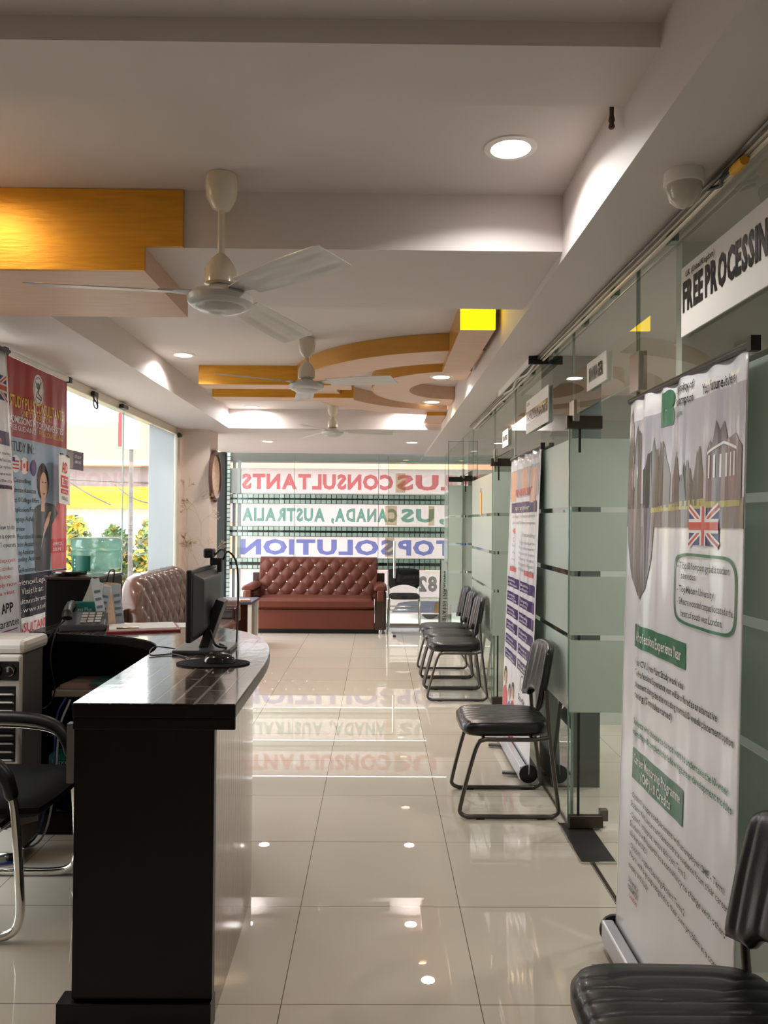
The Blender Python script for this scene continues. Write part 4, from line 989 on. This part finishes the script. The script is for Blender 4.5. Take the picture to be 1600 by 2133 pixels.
P(t, 'green_block', I_GRN, lambda m: m.patch(f, .118, .545, .99, 1.063, .0022, 24, 1), lambda m: m.patch(f, .127, .551, .567, .664, .0022, 24, 1))
P(t, 'block_text', I_WHT, TX(f, 'A Professional Experience Year', .135, 1.011, .034, .38, bold=True), TX(f, 'Career Mentorship Programme', .145, .622, .03, .385, bold=True), TX(f, '(CMP) - 0 Credits', .21, .580, .03, .25, bold=True))
for s, y, w in (('1 year CV, 1 year Part Study work visa', .935, .40), ('The Professional Experience year will be offered as an alternative', .900, .61), ('placement alongside the existing normal 10-week placement option', .864, .71), ('running (2 modules named)', .829, .32)):
    P(t, 'paragraph_text', I_BLK, TX(f, s, .135, y, .021, w, bold=True))
P(t, 'green_text', I_GRN, TX(f, 'Students who choose to do not want to undertake the 10-week', .13, .742, .020, .69, bold=True), TX(f, 'internship will complete the following career development modules', .125, .708, .020, .72, bold=True))
for s, y, w in (('- Option 1 : a supervised placement with an employer/SME - Term 1', .508, .69), ('Students find, secure and demonstrate evidence from their career', .476, .71), ('- Option 2 : enterprise, venture & Project Term 2', .443, .46), ('Students will research as a consultancy to change with others', .412, .70), ('the degree LNC 1', .382, .16), ('- Option 3 : Applied Learning Project Term 2', .346, .46), ('Work with a group assigned to their own problem in a company', .316, .71), ('enquiry and study', .282, .18)):
    P(t, 'option_text', I_BLK, TX(f, s, .125, y, .018, w))
P(t, 'scribble', I_BLK, TX(f, 'University', .125, .235, .02, .09), TX(f, 'ROEHAMPTON', .125, .212, .016, .09, bold=True))
P(t, 'red_script', I_RED, TX(f, 'London', .14, .19, .016, .07))
P(t, 'round_logo', I_BLK, lambda m: m.ringp(f, .675, .20, .055, .055, .004, .0022, 30))
P(t, 'logo_leaf', I_TEAL, lambda m: m.poly(f, [(.65, .23), (.67, .21), (.68, .175), (.655, .2)], .0024))

# --- purple university banner behind the single chair
YFb, YNb = 5.27, 4.31
t = thing('roll_up_banner', 'roll up banner with purple boxes behind the single visitor chair', 'banner', (.84, 4.8, 0))
f, W, H = surf_right(.838, .900, YFb, YNb, .07, 1.87, [(.12, .05, .02, .4), (.3, .05, .016, .45), (.55, .05, .02, .35), (.8, .05, .022, .4), (.7, .03, -.008, .4)], .0)
stand(t, f, W, H, .838, .900, YFb, YNb, .07, 1.87, .0)
P(t, 'photo_print', I_SKY, lambda m: m.patch(f, .02, W-.02, 1.54, 1.72, .0016, 50, 4))
PEACH = mat_sheet('ink_peach', (236, 176, 140), tr=.15, gloss=.15)
P(t, 'orange_strip', PEACH, lambda m: m.patch(f, .08, .24, 1.52, 1.71, .002, 8, 3), lambda m: m.patch(f, .40, .60, 1.56, 1.71, .002, 8, 3), lambda m: m.patch(f, .76, .84, 1.5, 1.70, .002, 4, 3))
P(t, 'red_heading', I_PINK, TX(f, 'UNIVERSITY', .25, 1.55, .045, .55, bold=True))
P(t, 'purple_bar', I_PUR, lambda m: m.patch(f, .13, .89, 1.445, 1.51, .0022, 20, 1))
P(t, 'bar_text', I_WHT, TX(f, 'Top ranked university', .25, 1.463, .03, .5))
P(t, 'small_text', I_GRY, TX(f, 'Scholarships for international students', .15, 1.415, .020, .70), TX(f, 'January and September intake open', .15, 1.375, .020, .70), TX(f, 'Fees and funding', .55, 1.30, .024, .3),
  *[TX(f, s, .40, 1.255-k*.033, .020, .46) for k, s in enumerate(('Undergraduate course', 'Postgraduate course', 'Foundation programme', 'Pathway diploma', 'Research degrees', 'Online study'))],
  *[TX(f, s, .17, 1.23-k*.045, .018, .14) for k, s in enumerate(('Law', 'Arts', 'Health', 'Science'))])
P(t, 'orange_mark', mat_sheet('ink_orange', (236, 96, 52), tr=.15, gloss=.15), lambda m: m.ell(f, .22, 1.33, .06, .018), lambda m: m.ringp(f, .20, 1.275, .03, .016, .004))
P(t, 'red_label', I_PINK, lambda m: m.patch(f, .12, .34, 1.07, 1.1, .0022, 8, 1), lambda m: m.patch(f, .6, .86, 1.07, 1.1, .0022, 8, 1))
for k in range(6):
    y = 1.03-k*.094
    for c, (xa, xb_) in enumerate(((.05, .44), (.49, W-.03))):
        b = P(t, 'purple_box', I_PUR, lambda m: m.patch(f, xa, xb_, y-.062, y, .0022, 12, 1))
        P(b, 'box_text', I_WHT, TX(f, ('Business', 'Computing', 'Nursing', 'Engineering', 'Finance', 'Design')[k], xa+.03, y-.028, .018, .25), TX(f, ('and Management', 'and Data', 'and Health', 'and Energy', 'and Accounting', 'and Media')[k], xa+.03, y-.052, .016, .24 if c else .3))
for (cx, cy, s, col) in ((.10, .37, 1.0, I_PINK), (.26, .30, .8, I_LBLU), (.38, .33, .85, I_RED)):
    pb = P(t, 'printed_person', col, lambda m: m.poly(f, [(cx-.08*s, .01), (cx-.08*s, cy-.09), (cx-.02*s, cy-.055), (cx+.02*s, cy-.055), (cx+.08*s, cy-.09), (cx+.08*s, .01)], .0022))
    P(pb, 'printed_hair', I_HAIR, lambda m: m.ell(f, cx-.005, cy+.014*s, .048*s, .055*s, .0024))
    P(pb, 'printed_face', I_SKIN, lambda m: m.ell(f, cx+.008, cy-.005, .034*s, .048*s, .003))
P(t, 'sketch_mark', I_BLK, lambda m: m.ringp(f, .67, .44, .06, .045, .006), TX(f, 'Study', .56, .33, .035, .2), TX(f, 'abroad', .66, .30, .03, .2))
P(t, 'red_script', I_RED, TX(f, 'scholarships', .52, .26, .03, .3), TX(f, 'available', .52, .2, .03, .24))

# --- red and blue hanging banner on the left window
t = thing('hanging_banner', 'red topped study banner hanging on left window beside white banner', 'banner', (-2.04, 4.73, .5))
f, W, H = surf_left(-2.03, -2.05, 4.28, 5.15, .5, 2.355)
m = MB(); m.slab(lambda u, v: f(W*u, H*v, 0), lambda u, v: f(W*u, H*v, -.0012), 50, 20); m.build('fabric', VWHITE, t, smooth='all')
def zz(z): return z-.5
m = MB(); m.box(-2.062, -2.035, 4.30, 5.15, 2.357, 2.385); m.build('top_rail', WHITE, t, bev=.004)
m = MB(); m.box(-2.065, -2.03, 5.15, 5.19, 2.35, 2.39); m.box(-2.065, -2.03, 4.26, 4.30, 2.35, 2.39); m.build('rail_cap', BLACK, t, bev=.003)
P(t, 'red_panel', VRED, lambda m: m.patch(f, 0, W, zz(1.915), H, .0016, 50, 4))
P(t, 'blue_panel', VBLUE, lambda m: m.patch(f, 0, W, zz(1.135), zz(1.915), .0016, 50, 6))
P(t, 'navy_panel', VDARK, lambda m: m.patch(f, 0, W, zz(.885), zz(1.135), .0016, 50, 2))
P(t, 'rose_panel', I_PINK, lambda m: m.poly(f, [(.62, zz(1.14)), (.60, zz(1.36)), (.62, zz(1.5)), (.72, zz(1.56)), (W-.005, zz(1.66)), (W-.005, zz(1.14))], .002))
P(t, 'red_label', I_RED, lambda m: m.patch(f, .60, W-.01, zz(1.24), zz(1.33), .0024, 10, 1))
lg = P(t, 'emblem', I_WHT, lambda m: m.ell(f, .43, zz(2.225), .075, .095, .0024, 28))
P(lg, 'emblem_drawing', I_BLK, lambda m: m.ringp(f, .43, zz(2.225), .062, .08, .005, .003), lambda m: m.line(f, [(.39, zz(2.27)), (.43, zz(2.23)), (.40, zz(2.185)), (.47, zz(2.17)), (.48, zz(2.185)), (.44, zz(2.2))], .008, .003), lambda m: m.line(f, [(.47, zz(2.28)), (.44, zz(2.24)), (.43, zz(2.2))], .01, .003))
P(lg, 'emblem_leaf', I_GRN, lambda m: m.ell(f, .43, zz(2.25), .03, .02, .0028))
P(t, 'title_text', I_YEL, TX(f, 'STUDY PLUS CONSULTANTS', .06, zz(2.085), .068, .74, bold=True), TX(f, 'ONE STOP SOLUTION', .21, zz(2.045), .034, .40), TX(f, 'FREE COUNSELLING', .44, zz(1.955), .032, .35))
P(t, 'subtitle_text', I_WHT, TX(f, 'ADMISSIONS IN TOP UNIVERSITIES', .06, zz(1.996), .042, .74, bold=True), TX(f, 'FREE GUIDANCE', .06, zz(1.955), .032, .34))
P(t, 'study_text', I_BLK, TX(f, 'STUDY IN :', .08, zz(1.835), .06, .28),
  *[TX(f, s, .10, zz(y), .028, w) for s, y, w in (('1 Counselling', 1.66, .22), ('Admission Assistance', 1.605, .3), ('Top 10 College Offers', 1.55, .34), ('Application Form', 1.495, .3), ('Language Advice', 1.44, .28), ('Interview', 1.385, .16), ('Visa Preparation & Documentation', 1.34, .46), ('Education Assistance', 1.295, .32), ('Banking Assistance', 1.25, .30), ('& Travelling Assistance', 1.21, .36), ('Forex', 1.175, .1), (': Global Assistance', 1.148, .3))])
def person(m): m.poly(f, [(.40, zz(1.14)), (.36, zz(1.3)), (.34, zz(1.46)), (.38, zz(1.52)), (.44, zz(1.54)), (.56, zz(1.555)), (.66, zz(1.545)), (.72, zz(1.49)), (.62, zz(1.42)), (.60, zz(1.14))], .0026)
pr = P(t, 'printed_woman', mat_sheet('ink_charcoal', (74, 72, 76), tr=.15, gloss=.1), person)
P(pr, 'printed_hair', I_HAIR, lambda m: m.ell(f, .50, zz(1.68), .085, .115, .0028))
P(pr, 'printed_face', I_SKIN, lambda m: m.ell(f, .51, zz(1.655), .06, .085, .0034), lambda m: m.patch(f, .47, .53, zz(1.5), zz(1.59), .0032, 2, 1), lambda m: m.poly(f, [(.5, zz(1.33)), (.58, zz(1.42)), (.61, zz(1.5)), (.59, zz(1.5)), (.53, zz(1.42)), (.46, zz(1.26))], .0034))
P(pr, 'printed_features', I_HAIR, lambda m: m.line(f, [(.48, zz(1.675)), (.5, zz(1.68))], .006, .004), lambda m: m.line(f, [(.53, zz(1.675)), (.55, zz(1.68))], .006, .004), lambda m: m.line(f, [(.495, zz(1.61)), (.515, zz(1.605)), (.535, zz(1.612))], .006, .004))
P(t, 'round_flag', I_WHT, lambda m: m.ell(f, .14, zz(1.765), .055, .05, .0026), lambda m: m.ell(f, .25, zz(1.76), .05, .05, .0026))
P(t, 'flag_stripes', I_RED, *[(lambda m, k=k: m.patch(f, .10, .18, zz(1.735+k*.02), zz(1.744+k*.02), .003, 3, 1)) for k in range(3)], lambda m: m.patch(f, .205, .225, zz(1.73), zz(1.79), .003, 1, 1), lambda m: m.patch(f, .275, .295, zz(1.73), zz(1.79), .003, 1, 1), lambda m: m.ell(f, .25, zz(1.76), .014, .016, .003))
P(t, 'flag_navy', I_BLUE, lambda m: m.ell(f, .36, zz(1.755), .05, .05, .0026), lambda m: m.patch(f, .10, .135, zz(1.775), zz(1.80), .0032, 1, 1))
P(t, 'navy_text', I_WHT, TX(f, 'Experienced Legal Visa', .07, zz(1.075), .034, .6), TX(f, 'Visit Us at :', .22, zz(1.02), .036, .3), TX(f, 'consultants branch', .08, zz(.965), .03, .5), TX(f, 'com : www.study', .08, zz(.915), .03, .5), TX(f, 'OFFICE', .63, zz(1.29), .02, .15), TX(f, 'DELHI', .63, zz(1.255), .02, .13))
P(t, 'red_text', I_RED, TX(f, 'CONSULTANTS 98', .09, zz(.80), .055, .6, bold=True), TX(f, 'STUDY CENTRE', .09, zz(.73), .05, .55, bold=True))
# flyer hung over it
t = thing('hanging_flyer', 'white flyer with red lettering clipped over the red banner', 'flyer', (-2.0, 4.98, 1.6))
f2 = lambda x, y, o=0: (-1.985-.02*y+o, 4.885+x-.10*y*0, 1.555+y+.08*(-x))
m = MB(); m.slab(lambda u, v: f2(.175*u, .31*v, 0), lambda u, v: f2(.175*u, .31*v, -.001), 4, 4); m.build('sheet', PAPER, t)
P(t, 'red_block', I_RED, lambda m: m.patch(f2, .03, .145, .105, .18, .0012, 2, 1), lambda m: m.patch(f2, .03, .145, .065, .095, .0012, 2, 1))
P(t, 'lettering', I_RED, TX(f2, 'AD', .05, .20, .07, .08, bold=True))
P(t, 'white_lettering', I_WHT, TX(f2, 'IELTS', .04, .12, .045, .095, bold=True), TX(f2, 'starting', .04, .072, .018, .09))
P(t, 'dark_lettering', I_BLK, TX(f2, 'FOR ALL', .04, .025, .026, .09))
m = MB(); m.tube([f2(.02, .31, .003), f2(.06, .315, .004)], .004, 8, smooth=0); m.tube([f2(.12, .315, .004), f2(.16, .31, .003)], .004, 8, smooth=0); m.build('clip', BLACK, t)

# --- white banner at the left frame edge
t = thing('roll_up_banner', 'white banner with flag at left edge above the air cooler', 'banner', (-1.93, 3.85, .4))
f, W, H = surf_left(-1.80, -1.945, 3.27, 4.09, .3, 2.325)
m = MB(); m.slab(lambda u, v: f(W*u, H*v, 0), lambda u, v: f(W*u, H*v, -.0012), 40, 20); m.build('fabric', VWHITE, t, smooth='all')
m = MB(); m.tube([(-1.945, 3.25, 2.331), (-1.945, 4.12, 2.331)], .010, 10, smooth=0); m.build('top_bar', BLACK, t, smooth=True)
m = MB(); m.box(-1.86, -1.80, 3.66, 4.10, 0, .3) if False else m.box(-1.855, -1.795, 3.27, 4.09, .26, .31); m.build('bottom_bar', STEEL, t, bev=.004)
m = MB(); m.cyl((-1.86, 3.68, .0), (-1.955, 3.68, 2.33), .009); m.box(-1.93, -1.83, 3.6, 3.76, 0, .02); m.build('support_pole', DSTEEL, t, smooth=True)
def zw(z): return z-.3
flag_uk(t, f, W-.26, zw(2.06), .24, .13, t)
P(t, 'purple_bar', I_PUR, lambda m: m.patch(f, .2, W-.02, zw(1.83), zw(1.90), .002, 12, 1), lambda m: m.patch(f, .2, W-.02, zw(1.605), zw(1.625), .002, 12, 1))
P(t, 'pink_bar', I_PINK, lambda m: m.patch(f, .2, W-.12, zw(1.845), zw(1.86), .0024, 8, 1))
P(t, 'small_text', I_BLK, *[TX(f, s, W-.02, zw(1.78-k*.035), .017, .3, 'r') for k, s in enumerate(('Top ranked for teaching', 'Student satisfaction', 'Placement year options', 'Graduate route work', 'Campus in the city', 'Scholarships available'))], *[TX(f, s, W-.02, zw(1.40-k*.045), .026, .34, 'r') for k, s in enumerate(('No Interview to do', 'Admission is open in', 'Fees to IT courses'))])
P(t, 'red_text', I_PINK, *[TX(f, s, W-.03-(k % 3)*.04, zw(1.235-k*.04), .022, .3, 'r') for k, s in enumerate(('No deposit', 'For all UG scholars', 'Free advice', 'Apply now', 'For a visit'))])
P(t, 'large_text', I_BLK, TX(f, 'FREE APP', W-.10, zw(.985), .05, .3, 'r', bold=True), TX(f, 'Guarantee', W-.03, zw(.915), .042, .3, 'r'))
P(t, 'purple_rule', mat_sheet('ink_magenta', (160, 60, 150), tr=.15, gloss=.15), lambda m: m.patch(f, .4, W-.05, zw(.893), zw(.899), .002, 6, 1))
P(t, 'round_logo', I_GRY, lambda m: m.ringp(f, W-.13, zw(.80), .09, .07, .005))
P(t, 'logo_leaf', I_TEAL, lambda m: m.poly(f, [(W-.16, zw(.78)), (W-.13, zw(.84)), (W-.12, zw(.79)), (W-.09, zw(.82)), (W-.1, zw(.77))]))

# ================================================================== SIGNS ON THE PARTITION
def psign(label, y0, y1, z0, z1, texts, name='glass_sign', col=None):
    # faces the room (-x); reading direction runs from far to near
    t = thing(name, label, 'sign', (XR-.02, (y0+y1)/2, z0))
    m = MB(); m.box(XR-.020, XR-.014, y0, y1, z0, z1); m.build('board', col or M('sign_white', (226, 222, 216), rough=.4), t, bev=.001)
    fs = lambda x, y, o=0: (XR-.020-o, y1-x, z0+y)
    m = MB()
    for (s, x, y, h, w) in texts: m.text(fs, s, x, y, h, w, bold='heavy' if h > .03 else True, off=.0015)
    m.build('lettering', I_BLK, t)
    return t, fs
t, fs = psign('white sign with bold black free processing lettering at upper right', 1.60, 2.35, 2.015, 2.222, [('FREE PROCESSING', .015, .075, .085, .56), ('U.K. (United Kingdom)', .035, .172, .018, .2)])
psign('small white manager sign above nearest glass door', 3.13, 3.42, 2.03, 2.15, [('MANAGER', .04, .035, .055, .21)])
t, fs = psign('white sign with dark photo strip beyond the manager sign', 4.2, 4.83, 2.0, 2.2, [('U.K.', .03, .165, .022, .1)])
P(t, 'photo_strip', I_BLK, lambda m: m.patch(fs, .01, .62, .06, .13, .001, 2, 1)); P(t, 'strip_marks', I_GRY, TX(lambda x, y, o=0: fs(x, y, .003), 'VISA DOCUMENTS', .03, .07, .045, .56, bold=True))
psign('small white notice above the second glass door', 5.5, 5.75, 2.0, 2.12, [('VISA OFFICE', .03, .045, .035, .19)])
t = thing('door_tag', 'orange tag hanging on frosted glass beyond second door', 'tag', (XR-.02, 7.0, 1.6))
m = MB(); m.box(XR-.014, XR-.010, 6.96, 7.06, 1.52, 1.72); m.build('tag_card', M('tag_orange', (222, 160, 84), rough=.5), t, bev=.001)
m = MB(); m.tube([(XR-.012, 7.0, 1.72), (XR-.012, 7.01, 1.76), (XR-.012, 7.02, 1.72)], .003); m.build('tag_loop', STEEL, t)
# leaflet taped in the left window, clips on the window head
t = thing('window_leaflet', 'small dark purple leaflet taped on left window pane', 'leaflet', (XL+.01, 5.5, 1.9))
m = MB(); m.box(XL+.005, XL+.007, 5.30, 5.62, 1.80, 1.93); m.build('sheet', M('leaflet_purple', (66, 60, 84), rough=.4), t)
fl = lambda x, y, o=0: (XL+.007+o, 5.30+x, 1.80+y)
P(t, 'photo_half', I_GRY, lambda m: m.patch(fl, .005, .13, .005, .125, .001, 1, 1)); P(t, 'lettering', I_WHT, TX(fl, 'STUDY', .15, .08, .02, .12), TX(fl, 'ABROAD', .15, .045, .02, .12))
t = thing('binder_clip', 'black binder clip hanging from head of left window', 'clip', (XL+.05, 5.72, 2.31))
m = MB(); m.box(XL+.035, XL+.06, 5.68, 5.76, 2.345, 2.385); m.build('body', BLACK, t, bev=.004)
m = MB(); m.tube([(XL+.05, 5.69, 2.35), (XL+.055, 5.68, 2.28), (XL+.055, 5.72, 2.265), (XL+.055, 5.76, 2.28), (XL+.05, 5.75, 2.35)], .005); m.tube([(XL+.04, 5.69, 2.35), (XL+.06, 5.72, 2.30), (XL+.06, 5.74, 2.275)], .005); m.build('wire_arms', BLACK, t, smooth=True)
m = MB(); m.box(XL+.03, XL+.07, 6.3, 6.42, 2.35, 2.385); tag(m.build('window_bracket', BLACK, bev=.006), 'black bracket on left window head near the white film', 'bracket')
t = thing('bullet_camera', 'tiny black camera at top of left window post', 'security camera', (XL+.07, 8.1, 2.33))
m = MB(); m.lathe([(.02, -.04), (.022, 0), (.02, .03)], (XL+.07, 8.08, 2.33), 16, 'y'); m.box(XL+.04, XL+.06, 8.1, 8.13, 2.31, 2.36); m.build('body', BLACK, t, smooth=True)

# ================================================================== SHOP SIGNS SEEN FROM BEHIND
YS = 11.36
S_WHITE = mat_sheet('sign_skin', (228, 219, 219), tr=.64, gloss=0)
def srow(label, y0, y1, words, col, h0, h1):
    zs = lambda py: 1.453-(py-1087)*YS/1632
    xs = lambda px: (px-788)*YS/1632
    z0, z1 = zs(y1), zs(y0)
    t = thing('shop_sign', label, 'shop sign', (.5, YS, z0))
    m = MB(); m.box(-1.985, 3.3, YS, YS+.008, z0, z1); m.build('sign_skin', S_WHITE, t)
    m = MB(); m.box(-1.985, 3.3, YS-.012, YS+.03, z0-.012, z0); m.build('frame_rail', WHITE, t)
    # mirrored from inside: letter x grows towards -x
    fr = lambda x, y, o=0: (-x, YS-o, y)
    m = MB()
    for s, pa, pb in words:      # pa left px, pb right px in the view from inside
        m.text(fr, s, -xs(pb), zs(h1), (h1-h0)*YS/1632, xs(pb)-xs(pa), bold='heavy', off=.003)
    m.build('lettering', col, t)
    return t
RL = mat_sheet('sign_red', (236, 150, 154), tr=.62, gloss=0); GL = mat_sheet('sign_green', (146, 198, 186), tr=.62, gloss=0); BL = mat_sheet('sign_blue', (150, 160, 226), tr=.62, gloss=0); GR = mat_sheet('sign_grey', (160, 158, 160), tr=.62, gloss=0)
t1 = srow('top shop sign with reversed red lettering on far glass', 977, 1029, [('CONSULTANTS', 504, 819), ('PLUS', 826, 995), ('STUDY', 1012, 1200)], RL, 989, 1019)
t2 = srow('second shop sign with reversed green country names', 1051, 1097, [('AUSTRALIA', 505, 677), ('CANADA,', 690, 828), ('US', 835, 905), ('UK,', 915, 1000)], GL, 1060, 1086)
t3 = srow('third shop sign with reversed blue solution lettering', 1119, 1163, [('SOLUTION', 502, 823), ('STOP', 829, 975), ('ONE', 995, 1150)], BL, 1125, 1155)
t4 = srow('lowest shop sign with reversed grey digits behind black chair', 1188, 1244, [('82', 871, 912)], GR, 1200, 1230)
for t_, px in ((t1, (824, 844)), (t2, (803, 827)), (t2, (893, 905)), (t3, (803, 822))):
    x0, x1 = [(p-788)*YS/1632 for p in px]; z = ORG[t_][2]
    m = MB(); m.box(x0, x1, YS-.0062, YS-.0058, z+.02, z+.30); m.build('tape_patch', mat_sheet('tan_tape', (236, 206, 166), tr=.7, gloss=0, clear=.55), t_)
# lower window poster strip with road scene and vertical standee
t = thing('shop_sign', 'lowest printed strip with blue and orange shapes behind far chair', 'shop sign', (.5, YS, .3))
m = MB(); m.box(-1.985, 3.3, YS, YS+.008, .12, .33); m.build('sign_skin', S_WHITE, t)
fr = lambda x, y, o=0: (x, YS-o, y)
P(t, 'blue_shape', mat_sheet('sign_slate', (150, 160, 180), tr=.6, gloss=0), lambda m: m.poly(fr, [(.2, .14), (1.0, .14), (1.0, .31), (.5, .31), (.3, .28)], .003))
P(t, 'orange_shape', mat_sheet('sign_orange', (240, 186, 130), tr=.6, gloss=0), lambda m: m.poly(fr, [(.82, .13), (.88, .13), (.9, .27), (.98, .31), (.9, .31), (.83, .27)], .004))
t = thing('standee', 'narrow white standee with vertical black lettering by frosted glass', 'standee', (.93, 10.7, 0))
m = MB(); m.obox((.90, 10.72, .47), (1,0,0), (0,1,.05), (.02,-.05,1), .048, .012, .46); m.build('panel', WHITE, t, bev=.004)
m = MB(); m.obox((.848, 10.705, .47), (1,0,0), (0,1,.05), (.02,-.05,1), .005, .014, .465); m.build('dark_edge', BLACK, t)
fv = lambda x, y, o=0: (.885+y+.018*(.85-x)/.9, 10.703-o+.05*(x-.4), .85-x)
m = MB(); m.text(fv, 'IMMIGRANT ESTATE', .06, 0, .04, .68, bold=True, off=.006); m.build('lettering', I_BLK, t)
m = MB(); m.box(.83, .98, 10.62, 10.82, 0, .015); m.build('foot', BLACK, t, bev=.003)

# ================================================================== OUTSIDE
YEL = M('yellow_fascia', (232, 178, 34), rough=.6); ORN = M('orange_plaster', (226, 176, 126), rough=.8); CRM = M('cream_plaster', (246, 240, 228), rough=.8); LIL = M('lilac_shutter', (146, 138, 148), rough=.7)
b = thing('shop_building', 'yellow and cream shop building across street beyond left window', 'building', (-9, 24, -.3))
def bx(name, mat, *a):
    m = MB(); m.box(*a); return m.build(name, mat, b)
bx('wall', CRM, -16, -6, 24.3, 30, -.3, 4.45)
bx('upper_fascia', ORN, -16, -6, 23.9, 24.3, 3.25, 4.45)
bx('ledge', M('pale_ledge', (232, 220, 206), rough=.7), -16, -6, 23.6, 24.3, 3.1, 3.25)
bx('shutter', LIL, -16, -6, 24.2, 24.32, 2.45, 3.1)
bx('yellow_fascia', YEL, -16, -6, 23.5, 24.25, 1.8, 2.45)
m = MB(); m.tube([(-13, 24.3, 3.05), (-12, 23.45, 2.95), (-10.0, 23.4, 2.7), (-8, 23.45, 2.6), (-7, 24.3, 2.6)], .025); m.build('wire', COOLG, b, smooth=True)
for wp in ([(-9.3, 23.55, 2.6), (-8.6, 23.4, 2.2), (-8.0, 23.5, 1.9)], [(-7.9, 23.55, 2.5), (-7.3, 23.4, 2.1), (-6.6, 23.5, 1.9)]):
    m = MB(); m.tube(wp, .022); m.build('wire', COOLG, b, smooth=True)
t = thing('street_post', 'grey street sheet and red sign by the left window film', 'street sign', (-4.5, 13.9, -.3))
m = MB(); m.box(-4.55, -4.25, 13.9, 13.94, 2.7, 3.4); m.build('grey_sheet', M('sheet_grey', (150, 152, 152), rough=.5, metal=.3), t)
m = MB(); m.box(-4.62, -4.56, 13.9, 13.94, 2.75, 3.35); m.build('red_sign', REDBOARD, t)
m = MB(); m.cyl((-4.4, 13.96, -.3), (-4.4, 13.96, 3.4), .04); m.build('pole', COOLG, t)
LEAF = [M('leaf_green', (92, 116, 58), rough=.6, var=(3, .3)), M('leaf_yellow', (206, 170, 44), rough=.6, var=(3, .2)), M('leaf_dark', (64, 88, 54), rough=.6, var=(3, .3))]
def bush(name, label, c, r, n, seed, mix):
    rnd = random.Random(seed); t = thing(name, label, 'bush', (c[0], c[1], -.3))
    m = MB()
    for k in range(n):
        while True:
            p = Vector((rnd.uniform(-1, 1), rnd.uniform(-1, 1), rnd.uniform(-1, 1)))
            if .45 < p.length < 1: break
        pos = (c[0]+p.x*r[0], c[1]+p.y*r[1], c[2]+p.z*r[2]); s = rnd.uniform(.06, .12)
        a = Vector((rnd.uniform(-1,1), rnd.uniform(-1,1), rnd.uniform(-.4,1))).normalized(); bq = a.orthogonal().normalized()
        m.cur = 0 if rnd.random() > mix[0] else 1
        if rnd.random() < mix[1]: m.cur = 2
        pv = Vector(pos); m.add([pv-a*s, pv+bq*s*.45, pv+a*s, pv-bq*s*.45], [(0,1,2,3)])
    m.build('foliage', LEAF, t)
    m = MB()
    for k in range(5): a = 2*PI*k/5; m.tube([(c[0], c[1], -.3), (c[0]+.3*r[0]*math.cos(a), c[1]+.3*r[1]*math.sin(a), c[2]-.3*r[2]), (c[0]+.7*r[0]*math.cos(a), c[1]+.7*r[1]*math.sin(a), c[2]+.3*r[2])], .03, 6)
    m.build('stem', M('bark', (92, 76, 60), rough=.9), t)
bush('flowering_bush', 'yellow flowering bush left of water bottle beyond left window', (-7.15, 18.4, .55), (.44, .6, 1.0), 1300, 1, (.6, .15))
bush('leafy_bush', 'green leafy bush right behind water bottle outside', (-6.1, 18.2, .4), (.42, .6, .95), 1200, 2, (.2, .35))
bush('leafy_bush', 'green bush with yellow blooms near white window film', (-5.15, 18.0, .55), (.42, .6, 1.0), 1200, 3, (.4, .25))

# behind the far signs
b = thing('street_building', 'pale orange building seen over top of shop signs', 'building', (0, 26, -.3))
bx('wall', M('peach_wall', (212, 150, 120), rough=.8), -5.5, 12, 26, 30, -.3, 3.9)
bx('parapet', CRM, -5.5, 12, 25.8, 26, 2.5, 2.75)
for k in range(6): bx('window', LIL, -5+k*2.6, -3.8+k*2.6, 25.97, 26.05, 1.4, 2.2)
t = thing('parked_rickshaw', 'yellow topped vehicle glimpsed low through far glass', 'vehicle', (1.3, 14.5, -.3))
m = MB(); m.add([(.75,14.2,.25),(1.9,14.2,.25),(1.9,15.4,.25),(.75,15.4,.25),(1.0,14.25,.62),(1.8,14.25,.66),(1.8,15.35,.66),(1.0,15.35,.62)], [(3,2,1,0),(4,5,6,7),(0,1,5,4),(1,2,6,5),(2,3,7,6),(3,0,4,7)]); m.build('hood', M('hood_yellow', (236, 204, 60), rough=.4), t, bev=.06)
m = MB(); m.box(.7, 2.0, 14.15, 15.4, -.12, .26); m.build('body', M('body_olive', (150, 150, 128), rough=.4), t, bev=.05)
m = MB()
for x in (.95, 1.75): m.lathe([(.1, -.05), (.17, -.04), (.17, .04), (.1, .05)], (x, 14.2, -.13), 20, 'y')
m.build('wheel', BLACK, t, smooth=True)
